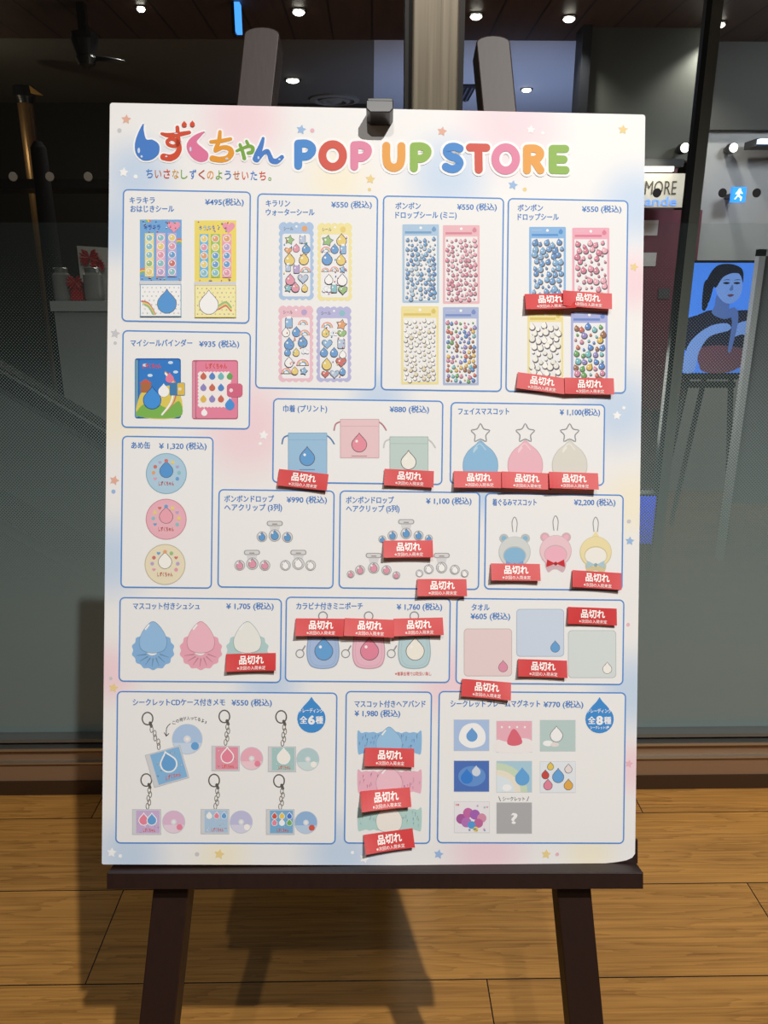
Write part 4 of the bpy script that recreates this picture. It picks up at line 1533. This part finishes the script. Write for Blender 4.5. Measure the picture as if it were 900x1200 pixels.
# 8 drop plush charms
P8 = panel(528, 471, 708, 569.5, [('フェイスマスコット', 537, 596.5, 482), ('¥ 1,100(税込)', 656, 703, 483)], 'frame priced 1,100 yen with three plush charms')
METAL = ink((150, 152, 156))
for x, c, s_, lb in ((563, (146, 192, 226), (186, 216, 236), 'sky blue plush charm on a star ring'), (615.5, (240, 188, 200), (248, 214, 222), 'pink plush charm on a star ring'), (667.5, (224, 222, 212), (240, 238, 230), 'cream plush charm on a star ring')):
    p = Print(0.0003)
    st = []
    for k in range(10):
        q = 11.5 if k % 2 == 0 else 6.6
        a_ = -math.pi / 2 + k * math.pi / 5
        st.append((x + q * math.cos(a_), 508 + q * math.sin(a_)))
    p.stroke(st, 1.4, METAL, True, True, True, True, 3)
    p.blob([(x, 516), (x + 6, 521), (x + 15, 529), (x + 20.5, 541), (x + 18, 556), (x, 564), (x - 18, 556), (x - 20.5, 541), (x - 15, 529), (x - 6, 521)], ink(tuple(int(v * .9) for v in c)))
    p.blob([(x, 517), (x + 6, 521.8), (x + 14.4, 529.6), (x + 19.7, 541), (x + 17.3, 555.5), (x, 563), (x - 17.3, 555.5), (x - 19.7, 541), (x - 14.4, 529.6), (x - 6, 521.8)], ink(c))
    p.stroke([(x - 8, 527), (x - 1, 520), (x + 6, 527)], 1.2, ink(s_))
    p.poly([(x - 9, 529), (x - 4, 523), (x - 3, 525), (x - 8, 531)], ink(s_))
    p.build('printed_plush', P8, lb)


# 9, 10 hair clips
def clip_print(par, xb, yb, balls, c, lb):
    p = Print(0.0003)
    g1, g2 = ink((166, 166, 168)), ink((220, 220, 222))
    p.poly([(xb - 6.5, yb + 3), (xb + 6.5, yb + 3), (xb + 4.5, yb + 10), (xb + 6, yb + 15), (xb - 6, yb + 15), (xb - 4.5, yb + 10)], g2)
    p.rrect(xb - 9.5, yb - 2.6, xb + 9.5, yb + 3.4, 2.8, g1)
    p.rrect(xb - 8.3, yb - 1.6, xb + 8.3, yb + 2.4, 2, g2)
    p.rect(xb - 3, yb + 0.6, xb + 3, yb + 1.7, ink((150, 134, 110)))
    for x, y, r in balls:
        p.circ(x, y, r, g1)
        p.circ(x, y, r - 0.8, g2)
        p.drop(x, y + 0.8, r * 0.66, LINE)
        p.drop(x, y + 0.8, r * 0.58, ink(c))
        p.circ(x - r * .35, y - r * .4, r * .16, WHITE, True, 8)
    p.build('printed_hair_clip', par, lb)


P9 = panel(256, 573, 391, 690, [('ボンボンドロップ', 263, 321, 584.5), ('ヘアクリップ (3列)', 263, 330.5, 594.6), ('¥990 (税込)', 336, 383, 585.5)], 'frame priced 990 yen with three hair clips')
clip_print(P9, 322, 613, [(307, 629, 6.3), (322, 627.5, 7.2), (337, 629.5, 6.3)], (104, 162, 214), 'clear claw clip with three blue drops')
clip_print(P9, 295.3, 647, [(281, 662.5, 6.3), (295.8, 660.5, 7.2), (310.5, 662.5, 6.3)], (230, 158, 178), 'clear claw clip with three pink drops')
clip_print(P9, 349.7, 647, [(334.5, 662.5, 6.3), (349.7, 660.5, 7.2), (364, 662.5, 6.3)], (250, 250, 248), 'clear claw clip with three white drops')
P10 = panel(398, 574.5, 561.5, 691.5, [('ボンボンドロップ', 405.6, 461.4, 586), ('ヘアクリップ (5列)', 405.6, 468, 596), ('¥ 1,100 (税込)', 499.4, 552.4, 587)], 'frame priced 1,100 yen with wide hair clips')
clip_print(P10, 476, 611, [(448, 632, 4.6), (460, 627.5, 5.8), (476, 625, 6.6), (490.5, 627.5, 5.8), (502.5, 631, 4.6)], (104, 162, 214), 'wide clear claw clip with five blue drops')
clip_print(P10, 438, 650.5, [(411, 673, 4.6), (422, 668, 5.8), (438, 665.5, 6.6), (453, 668, 5.8), (464.5, 674, 4.6)], (230, 158, 178), 'wide clear claw clip with five pink drops')
clip_print(P10, 517.5, 650.5, [(491.5, 672, 4.6), (502.5, 667, 5.8), (517.5, 665, 6.6), (533, 667.5, 5.8), (544.5, 672, 4.6)], (250, 250, 248), 'wide clear claw clip with five white drops')

# 11 hooded plush charms (plain, without faces)
P11 = panel(568.5, 577.5, 729.5, 692.5, [('着ぐるみマスコット', 577, 628.6, 588.6), ('¥2,200 (税込)', 672.6, 721, 588.6)], 'frame priced 2,200 yen with three hooded plush charms')
for x, y, hood, face, bow_, ears, lb in ((603, 647, (216, 220, 218), (142, 190, 222), (120, 170, 220), True, 'grey hooded plush charm'), (651, 645.5, (240, 204, 212), (244, 184, 200), (206, 52, 58), True, 'pink hooded plush charm with red ribbon'), (698, 647, (240, 226, 176), (244, 242, 234), (176, 206, 216), False, 'yellow hooded plush charm')):
    p = Print(0.0003)
    p.stroke([(x - 2, y - 24), (x - 3, y - 35), (x, y - 41), (x + 3, y - 35), (x + 2, y - 24)], 1.0, METAL)
    edge = ink(tuple(int(v * .9) for v in hood))
    p.blob([(x - 12, y + 14), (x, y + 10), (x + 12, y + 14), (x + 9, y + 25), (x + 2, y + 22), (x - 3, y + 22), (x - 9, y + 25)], edge)
    if ears:
        for s_ in (-1, 1):
            p.circ(x + s_ * 12.5, y - 16, 5.5, edge)
            p.circ(x + s_ * 12.5, y - 16, 3, ink(face))
    else:
        p.poly([(x - 5, y - 17), (x, y - 25), (x + 5, y - 17)], ink(hood))
    p.circ(x, y, 18.8, edge, True, 30, 18.5)
    p.circ(x, y - .4, 18, ink(hood), True, 30, 17.6)
    p.circ(x, y + 4, 13.6, edge, True, 28, 11)
    p.circ(x, y + 4.4, 12.6, ink(face), True, 28, 10)
    p.poly([(x, y + 15), (x - 10, y + 10), (x - 11, y + 19)], ink(bow_))
    p.poly([(x, y + 15), (x + 10, y + 10), (x + 11, y + 19)], ink(bow_))
    p.circ(x, y + 15, 2.2, ink(tuple(int(v * .85) for v in bow_)))
    p.build('printed_plush', P11, lb)

# 12 scrunchies
P12 = panel(140, 699.5, 329.5, 800.5, [('マスコット付きシュシュ', 156, 234, 710.2), ('¥ 1,705 (税込)', 265.3, 320.6, 710.2)], 'frame priced 1,705 yen with three scrunchies')
for x, c, pad, lb in ((179.5, (140, 184, 228), (154, 196, 234), 'blue scrunchie'), (235.5, (238, 172, 190), (244, 190, 204), 'pink scrunchie'), (290, (182, 212, 212), (240, 240, 234), 'pale green scrunchie with white pad')):
    p = Print(0.0003)
    dk = ink(tuple(int(v * .82) for v in c))
    ring_ = []
    for k in range(28):
        a_ = 2 * math.pi * k / 28
        q = 24 + (1.3 if k % 2 else -0.6)
        ring_.append((x + q * math.cos(a_), 762 + (q - 2) * math.sin(a_)))
    p.blob(ring_, ink(c))
    for k in range(7):
        a_ = R(20 + 140 * k / 6)
        p.stroke([(x + 9 * math.cos(a_), 764 + 8 * math.sin(a_)), (x + 20 * math.cos(a_ + .06), 763 + 18 * math.sin(a_ + .06))], [1.6, .5], dk)
    p.circ(x - 1, 763, 6.5, PAPER, True, 16, 5)
    for k_, mm in ((1.0, dk), (0.965, ink(pad))):
        p.blob([(x + u * k_, 748 + v * k_) for u, v in ((0, -20), (6, -16.5), (13, -7), (16.5, 4), (13, 14), (0, 17.5), (-13, 14), (-16.5, 4), (-13, -7), (-6, -16.5))], mm)
    p.poly([(x - 10, 737), (x - 5, 731), (x - 3.8, 732.5), (x - 8.5, 738.5)], WHITE)
    p.build('printed_scrunchie', P12, lb)

# 13 mini pouches with carabiner
P13 = panel(334.8, 699, 527.2, 800.5, [('カラビナ付きミニポーチ', 347.3, 425, 710.2), ('¥ 1,760 (税込)', 465, 518, 711)], 'frame priced 1,760 yen with three mini pouches')
q = Print(0.00032)
q.text('※催事会場では取扱い無し', 463, 505.5, 789.5, 5.0, ink((206, 60, 60)), 0.01)
q.build('panel_note', P13, 'tiny red note')
for x, c, d_, lb in ((378.5, (172, 196, 232), (108, 168, 222), 'lavender blue zip pouch with ring'), (432, (238, 190, 206), (232, 140, 164), 'pink zip pouch with ring'), (485.5, (190, 216, 222), (246, 242, 230), 'pale aqua zip pouch with ring')):
    p = Print(0.0003)
    p.stroke(oval(x, 722, 5, 5, 12), 1.4, METAL, True)
    p.stroke(oval(x - 27, 766, 4.6, 4.6, 12), 1.2, METAL, True)
    p.stroke([(x - 24, 762), (x - 21, 757)], 1.6, METAL)
    body = [(x - 14, 740), (x + 14, 740), (x + 18.5, 753), (x + 19, 770), (x + 14, 781), (x, 784), (x - 14, 781), (x - 19, 770), (x - 18.5, 753)]
    p.blob(body, ink(tuple(int(v * .86) for v in c)))
    p.blob([(x + (u - x) * .94, 762 + (v - 762) * .94) for u, v in body], ink(c))
    p.stroke([(x + (u - x) * .80, 762 + (v - 762) * .84) for u, v in body], 0.5, ink(tuple(int(v * .9) for v in c)), True)
    p.drop(x + 1, 763, 11, LINE)
    p.drop(x + 1, 763, 10.3, ink(d_))
    p.circ(x - 3, 758, 1.8, WHITE, True, 10)
    p.build('printed_pouch', P13, lb)

# 14 towels
P14 = panel(534.8, 700.5, 730.5, 803, [('タオル', 552.6, 573.6, 711.6), ('¥605 (税込)', 551.5, 597.7, 722)], 'frame priced 605 yen with three towels')
for x0, y0, x1, y1, c, d_, lb in ((543.5, 736.5, 600, 792.5, (236, 214, 214), (230, 150, 176), 'pink hand towel'), (605, 713.5, 661, 769.5, (208, 221, 238), (108, 168, 222), 'blue hand towel'), (665.5, 738.5, 722, 794.5, (218, 227, 225), (248, 246, 238), 'pale grey green hand towel')):
    p = Print(0.0003)
    p.rrect(x0, y0, x1, y1, 4.5, ink(tuple(int(v * .88) for v in c)))
    p.rrect(x0 + .8, y0 + .8, x1 - .8, y1 - .8, 4, ink(c))
    p.drop(x1 - 10.5, y1 - 10.5, 5.6, LINE)
    p.drop(x1 - 10.5, y1 - 10.5, 5.1, ink(d_))
    p.build('printed_towel', P14, lb)

# 15 memo pads in CD cases
P15 = panel(137, 809.5, 393.5, 989.5, [('シークレットCDケース付きメモ', 155.8, 263.7, 822.8), ('¥550 (税込)', 271.5, 318.5, 823.2)], 'wide frame priced 550 yen with six CD case key rings')
CASE = ink((214, 216, 220))


def keyring(p, x, y, x2, y2):
    dk = ink((96, 92, 88))
    p.stroke(oval(x, y - 1, 6.2, 7.2, 12), 1.5, dk, True)
    p.stroke([(x + 3, y + 4), (x + 4.5, y + 8)], 3.4, dk)
    n_ = 5
    for k in range(n_):
        s = (k + .5) / n_
        xx, yy = x + 4.5 + (x2 - x - 4.5) * s, y + 9 + (y2 - y - 9) * s
        p.stroke(oval(xx + (0.8 if k % 2 else -0.8), yy, 1.7, (y2 - y) / n_ * .55, 8), 0.9, ink((128, 122, 116)), True)


def memo(cx_, cy_, wd, ht, deg, disc, rdisc, ring_, chain, c, c2, drops, lb):
    p = Print(0.0003)
    keyring(p, ring_[0], ring_[1], chain[0], chain[1])
    x, y = disc
    p.circ(x, y, rdisc, ink((206, 210, 222)), True, 30)
    p.circ(x, y, rdisc - .7, ink(c2), True, 30)
    p.poly([(x + (rdisc - .8) * math.cos(R(a_)), y + (rdisc - .8) * math.sin(R(a_))) for a_ in range(15, 166, 15)], ink(tuple(min(255, int(v * .6 + 100)) for v in c2)))
    p.circ(x, y, rdisc * .24, ink((226, 228, 234)))
    p.circ(x, y, rdisc * .12, PAPER)
    p.circ(x + rdisc * .5, y + rdisc * .45, rdisc * .26, ink(drops[0]))
    hw, hh = wd / 2, ht / 2
    rp = lambda u, v: rot_pts([(cx_ + u, cy_ + v)], cx_, cy_, deg)[0]
    rc = lambda u0, v0, u1, v1: [rp(u0, v0), rp(u1, v0), rp(u1, v1), rp(u0, v1)]
    p.poly(rc(-hw, -hh, hw, hh), ink((196, 198, 204)))
    p.poly(rc(-hw + .7, -hh + .7, hw - .7, hh - .7), CASE)
    p.poly(rc(-hw + wd * .14, -hh + 1.5, hw - 1.8, hh - 1.8), ink(c))
    for k in range(12):
        q_ = rp(rng.uniform(-hw + wd * .18, hw - 3), rng.uniform(-hh + 3, hh - 3))
        p.circ(q_[0], q_[1], wd * .025, WHITE, False, 8)
    nd = len(drops)
    for k, dc in enumerate(drops):
        if nd == 1:
            q_ = rp(wd * .06, -ht * .06)
            r_ = wd * .2
        elif nd == 2:
            q_ = rp(wd * (-.1 + .28 * k), -ht * .06)
            r_ = wd * .15
        else:
            q_ = rp(wd * (-.2 + .26 * (k % 3)), ht * (-.22 + .26 * (k // 3)))
            r_ = wd * .085
        p.drop(q_[0], q_[1], r_ * 1.2, WHITE, True, R(deg))
        p.drop(q_[0], q_[1], r_, ink(dc), True, R(deg))
    q_ = rp(0, 0)
    u = rp(-wd * .12, ht * .32)
    u2 = rp(wd * .3, ht * .32)
    p.text('しずくちゃん', u[0], u2[0], (u[1]) , wd * .15, ink((216, 88, 60)), 0.03, True, (u2[1] - u[1]) / (u2[0] - u[0]))
    return p, lb


sets = [
    (196, 898, 43, 40, -16, (219.6, 866), 18, (173, 843), (188, 877), (138, 188, 230), (178, 204, 236), [(108, 168, 222)], 'tilted blue CD case key ring, largest of the six'),
    (264.5, 888.5, 33, 29.5, 0, (295, 888.7), 13.6, (263, 840.5), (265, 872), (234, 152, 172), (240, 180, 196), [(236, 140, 164)], 'pink CD case key ring'),
    (330.5, 889.5, 33, 30, 0, (360.8, 889.6), 13.6, (329.5, 841), (331.6, 873), (170, 206, 204), (184, 212, 214), [(248, 246, 238)], 'pale green CD case key ring'),
    (172, 963, 34, 30, 0, (203.7, 963), 13.6, (171.5, 915), (173.5, 947), (206, 180, 220), (226, 190, 216), [(236, 140, 164), (108, 168, 222)], 'lilac CD case key ring with two drops'),
    (252, 962.5, 33.5, 29.5, 0, (282.7, 963), 13.6, (251, 915.5), (253, 947), (176, 204, 230), (196, 196, 228), [(248, 246, 240), (236, 140, 164), (108, 168, 222)], 'pale blue CD case key ring with three drops'),
    (328.5, 963, 33.5, 30, 0, (358.6, 963.7), 13.6, (327, 916), (329, 947.5), (124, 180, 220), (150, 186, 226), [(214, 96, 80), (240, 206, 96), (84, 128, 212), (236, 140, 164), (248, 248, 248), (120, 180, 100)], 'deep blue CD case key ring with six drops')]
for s_ in sets:
    p, lb = memo(*s_)
    p.build('printed_key_ring', P15, lb)
q = Print(0.0004)
INKD = ink((84, 80, 84))
for k, ch in enumerate('この柄が入ってるよ♪'):
    s = k / 9.0
    xx = 202 + 38 * s
    yy = 846.5 - 8 * s + 7.5 * s * s - 3.0 * math.sin(math.pi * s)
    q.text(ch, xx, xx + (3.7 if ch != '♪' else 2.5), yy, 4.8, INKD, 0.015, False)
q.stroke([(199.5, 848), (195.5, 853), (195, 862)], 0.9, INKD)
q.stroke([(192.8, 858.5), (195, 862.5)], 0.9, INKD, False, False)
q.stroke([(198, 859.5), (195, 862.5)], 0.9, INKD, False, False)
q.build('panel_note', P15, 'hand written note with arrow')


def badge(par, x, y, num, extra):
    p = Print(0.0005)
    p.poly(drop_pts(x, y, 16.6), ink((70, 146, 216)))
    p.text('トレーディング', x - 14, x + 14, y - 9.5, 5.6, WHITE, 0.02)
    p.text('全', x - 13.5, x - 5, y + 1.5, 9.5, WHITE, 0.004, False, 0.0, 0.25)
    p.text(num, x - 4, x + 4, y + 1.2, 13.5, WHITE, 0.05, False)
    p.text('種', x + 5, x + 13.5, y + 1.5, 9.5, WHITE, 0.004, False, 0.0, 0.25)
    if extra:
        p.text(extra, x - 11, x + 11, y + 10, 4.2, WHITE, 0.02, False)
    p.build('drop_badge', par, 'blue drop badge with white lettering')


badge(P15, 365, 842, '6', None)

# 16 hair bands
P16 = panel(405, 809.5, 504.3, 989, [('マスコット付きヘアバンド', 415.6, 498.5, 824.8), ('¥ 1,980 (税込)', 415.6, 468.8, 835.8)], 'tall frame priced 1,980 yen with three hair bands')
for y0, c, pad, lb in ((857, (146, 192, 232), (160, 202, 236), 'blue fluffy hair band'), (902.5, (238, 184, 202), (244, 198, 212), 'pink fluffy hair band'), (947, (182, 216, 212), (242, 238, 230), 'mint fluffy hair band with cream pad')):
    p = Print(0.0003)
    top_ = [(419 + 75 * k / 16, y0 + 1.2 * (k % 2) + .8 * abs(math.sin(k))) for k in range(17)]
    bot_ = [(419.5 + 74 * (16 - k) / 16, y0 + 25 + 1.2 * (k % 2)) for k in range(17)]
    p.blob(top_ + bot_, ink(c))
    for k in range(34):
        xx, yy = rng.uniform(421, 492), rng.uniform(y0 + 3, y0 + 20)
        p.stroke([(xx, yy), (xx + rng.uniform(-1.2, 1.2), yy + rng.uniform(2.5, 5))], [1.0, .3], ink(tuple(int(v * rng.choice([.86, .9, 1.05 if max(c) < 240 else 1])) for v in c)), False, False, False, False)
    for k_, mm in ((1.0, ink(tuple(int(v * .88) for v in c))), (0.96, ink(pad))):
        p.blob([(456 + u * k_, y0 + 12.5 + v * k_) for u, v in ((0, -18), (5, -15), (13, -6), (15.6, 3), (12, 13), (0, 16), (-12, 13), (-15.6, 3), (-13, -6), (-5, -15))], mm)
    p.poly([(447, y0 + 3.5), (451.5, y0 - 2), (452.6, y0 - .8), (448.2, y0 + 4.8)], WHITE)
    p.build('printed_hair_band', P16, lb)

# 17 frame magnets
P17 = panel(514, 809.5, 731.4, 989, [('シークレットフレームマグネット', 528, 632.8, 824.5), ('¥770 (税込)', 637, 683.3, 825.3)], 'wide frame priced 770 yen with eight magnets')
badge(P17, 702.5, 842.5, '8', 'シークレット1種')
mags = [(532, 843.5, (176, 200, 236), 0), (582, 845, (240, 182, 196), 1), (633, 844, (190, 212, 210), 2), (532, 891.5, (82, 118, 192), 3), (582, 892, (176, 210, 226), 4), (633, 892.5, (232, 238, 244), 5), (532.5, 939.5, (238, 236, 240), 6), (582, 940.5, (178, 178, 180), 7)]
mlab = ['pale blue square magnet', 'pink and white square magnet', 'pale green square magnet', 'deep blue square magnet', 'aqua square magnet with arcs', 'white square magnet with five drops', 'white square magnet with purple cluster', 'grey secret magnet with question mark']
for (x, y, c, k) in mags:
    p = Print(0.0003)
    p.rect(x - .4, y - .4, x + 41.4, y + 36.6, ink((206, 208, 212)))
    p.rect(x, y, x + 41, y + 36, ink(c))
    if k == 0:
        p.blob([(x + 6, y + 18), (x + 12, y + 7), (x + 26, y + 4), (x + 36, y + 14), (x + 35, y + 28), (x + 20, y + 33), (x + 8, y + 27)], WHITE)
        p.drop(x + 21, y + 19, 6.6, ink((110, 164, 222)))
    elif k == 1:
        p.blob([(x, y + 22), (x + 12, y + 24), (x + 28, y + 20), (x + 41, y + 23), (x + 41, y + 36), (x, y + 36)], ink((244, 240, 240)))
        p.blob([(x + 12, y + 25), (x + 18, y + 10), (x + 24, y + 12), (x + 30, y + 25), (x + 20, y + 29)], ink((226, 110, 126)))
        for s_ in range(4):
            p.circ(x + 6 + s_ * 9, y + 7, 1.3, WHITE, False, 8)
    elif k == 2:
        p.drop(x + 19, y + 18, 7.6, LINE)
        p.drop(x + 19, y + 18, 7, WHITE)
        p.circ(x + 9, y + 27, 6, WHITE, True, 16, 3.4)
        p.circ(x + 17, y + 28.5, 5, ink((236, 226, 222)), True, 16, 2.6)
    elif k == 3:
        p.circ(x + 21, y + 18, 16, ink((104, 150, 214)), True, 24, 12)
        p.drop(x + 15, y + 20, 7, ink((62, 130, 214)))
        p.drop(x + 26, y + 13, 5, ink((214, 222, 236)))
    elif k == 4:
        p.poly([(x, y + 36)] + [(x + 36 * math.cos(R(a_)), y + 36 - 34 * math.sin(R(a_))) for a_ in range(0, 91, 10)], ink((206, 224, 196)))
        p.poly([(x, y + 36)] + [(x + 28 * math.cos(R(a_)), y + 36 - 26 * math.sin(R(a_))) for a_ in range(0, 91, 10)], ink((240, 232, 214)))
        p.poly([(x, y + 36)] + [(x + 21 * math.cos(R(a_)), y + 36 - 19 * math.sin(R(a_))) for a_ in range(0, 91, 10)], ink((226, 238, 244)))
        p.drop(x + 30, y + 20, 8.5, ink((106, 170, 226)))
        p.circ(x + 12, y + 31, 5.5, WHITE, True, 16, 4)
    elif k == 5:
        for dx, dy, r_, cc in ((21, 18, 7, (110, 170, 226)), (6, 16, 4.6, (206, 80, 76)), (12, 6, 4, (236, 206, 96)), (9, 28, 5.4, (232, 140, 164)), (33, 28, 5.4, (232, 176, 84)), (33, 9, 4.6, (238, 226, 226))):
            p.drop(x + dx, y + dy, r_, LINE)
            p.drop(x + dx, y + dy, r_ - .6, ink(cc))
    elif k == 6:
        for dx, dy, r_, cc in ((8, 20, 6, (172, 96, 160)), (16, 13, 6, (200, 110, 170)), (24, 15, 6, (168, 104, 186)), (32, 19, 5.5, (216, 150, 176)), (14, 24, 6, (186, 120, 190)), (28, 25, 5.5, (196, 110, 160)), (20, 27, 4.6, (92, 160, 220)), (25, 32, 3, (232, 216, 120))):
            p.circ(x + dx, y + dy, r_, ink(cc), True, 14)
        for s_ in range(12):
            p.star(x + rng.uniform(2, 39), y + rng.choice([rng.uniform(2, 7), rng.uniform(31, 34)]), 1.6, rng.choice(PAL), False)
    else:
        p.text('?', x + 16.5, x + 24.5, y + 18, 17, WHITE, 0.03)
        p.text('シークレット', x + 7, x + 33, y - 4.5, 5.6, INKD, 0.012)
        p.stroke([(x + 2.5, y - 7), (x + 4.5, y - 2)], .7, INKD, False, False)
        p.stroke([(x + 37.5, y - 7), (x + 35.5, y - 2)], .7, INKD, False, False)
    p.build('printed_magnet', P17, mlab[k])

# ------------------------------------------------------------------ red sold-out slips taped onto the board
TAGRED = mat('slip_red', (202, 24, 28), 0.5)
SLIPW = mat('slip_lettering', (250, 244, 240), 0.55)


def slip(x, y, deg, lift, curl, skew, label, order=0, wpx=58.0, hpx=19.5):
    c = bp(x, y)
    t = root('sold_out_slip', (0, 0, 0), label, 'price slip', 'red sold out slips on the poster')
    t.matrix_world = MB @ Matrix.Translation((c[0], c[1], 0.0024 + order * 0.0016)) @ Matrix.Rotation(R(deg), 4, 'Z')
    W2, H2 = wpx * PX / 2, hpx * PX / 2

    def zz(u, v):
        s = (0.5 - v / (2 * H2))
        return lift * s + curl * (u / W2) ** 2 * (0.3 + s) + skew * (u / W2) * s

    nx, ny = 12, 4
    V, F = [], []
    for side in (0.0, -0.0003):
        for j in range(ny + 1):
            for i in range(nx + 1):
                u, v = -W2 + 2 * W2 * i / nx, -H2 + 2 * H2 * j / ny
                V.append((u, v, zz(u, v) + side))
    off = (nx + 1) * (ny + 1)
    for j in range(ny):
        for i in range(nx):
            a_ = j * (nx + 1) + i
            F.append((a_, a_ + 1, a_ + nx + 2, a_ + nx + 1))
            F.append((off + a_, off + a_ + nx + 1, off + a_ + nx + 2, off + a_ + 1))
    rim = [i for i in range(nx + 1)] + [(j + 1) * (nx + 1) - 1 for j in range(1, ny + 1)] + [ny * (nx + 1) + i for i in range(nx - 1, -1, -1)] + [j * (nx + 1) for j in range(ny - 1, 0, -1)]
    for k in range(len(rim)):
        a_, b_ = rim[k], rim[(k + 1) % len(rim)]
        F.append((a_, off + a_, off + b_, b_))
    mesh_obj('paper_strip', V, F, TAGRED, t)
    for body, wd, hh, vy, we in (('品切れ', 28.5, 10.4, 2.6, 0.03), ('※次回の入荷未定', 33.0, 4.4, -6.2, 0.006)):
        vs_, fs_ = text_geo(body, we)
        a_, b_ = min(q[0] for q in vs_), max(q[0] for q in vs_)
        sx = wd * PX / (b_ - a_)
        T = []
        for q in vs_:
            u = (q[0] - (a_ + b_) / 2) * sx + 0.8 * PX
            v = (vy - 0.37 * hh + q[1] * hh) * PX
            T.append((u, v, zz(u, v) + 0.0004))
        mesh_obj('slip_lettering', T, fs_, SLIPW, t)
    return t


S = [
    (643, 354.5, 2, .006, .0012, .001, 'over the bottom of the blue sticker sheet at the top right', 0),
    (686.5, 353, -2.7, .004, .001, -.001, 'over the bottom of the pink sticker sheet at the top right', 1),
    (633.7, 449.8, -6.4, .003, .0005, 0, 'tilted over the bottom of the yellow sheet at the top right', 0),
    (689, 453.3, 0, .002, .001, 0, 'over the bottom of the lavender sheet at the top right', 1),
    (355.3, 562.4, -5.4, .003, .0008, .0005, 'over the bottom of the blue drawstring pouch', 0),
    (479, 560.5, -2, .003, .0008, 0, 'over the bottom of the pale green drawstring pouch', 0),
    (560, 562.2, 0, .005, .001, 0, 'under the sky blue plush charm with a star ring', 0),
    (615.5, 563.4, -1.5, .005, .001, -.001, 'under the pink plush charm with a star ring', 1),
    (670, 563.6, -1, .005, .0012, -.001, 'under the cream plush charm with a star ring', 2),
    (478, 643, 1, .006, .001, 0, 'across the wide hair clip with blue drops', 0),
    (517.4, 688, .5, .005, .001, 0, 'below the wide hair clip with white drops', 0),
    (603.2, 670, 0, .005, .0008, 0, 'under the grey hooded plush charm', 0),
    (698, 679.2, -3, .004, .0008, 0, 'under the yellow hooded plush charm', 0),
    (294.7, 775, 1.8, .005, .001, 0, 'over the lower half of the pale green scrunchie', 0),
    (375.8, 734.2, 0, .006, .001, 0, 'above the lavender blue zip pouch, first of the row of three', 0),
    (432.7, 734.4, -1.5, .007, .001, 0, 'above the pink zip pouch, middle of the row of three', 1),
    (490, 733.6, 2, .006, .001, 0, 'above the pale aqua zip pouch, last of the row of three', 0),
    (569, 806.7, -4, .005, .001, .001, 'under the pink hand towel', 0),
    (634.8, 782.4, -1.5, .004, .0008, 0, 'under the blue hand towel', 0),
    (692.9, 721.5, -1.5, .0025, .0006, 0, 'above the pale grey green hand towel', 0),
    (456.2, 885.6, -1, .006, .0008, 0, 'over the blue fluffy hair band', 0),
    (452, 933.6, 5, .010, .001, -.002, 'tilted over the pink fluffy hair band', 0),
    (455.9, 983, 8, .007, .001, -.001, 'steeply tilted under the mint fluffy hair band', 0)]
for x, y, d, l, c, k, lb, o_ in S:
    slip(x, y, d, l, c, k, 'red sold out slip ' + lb, o_)
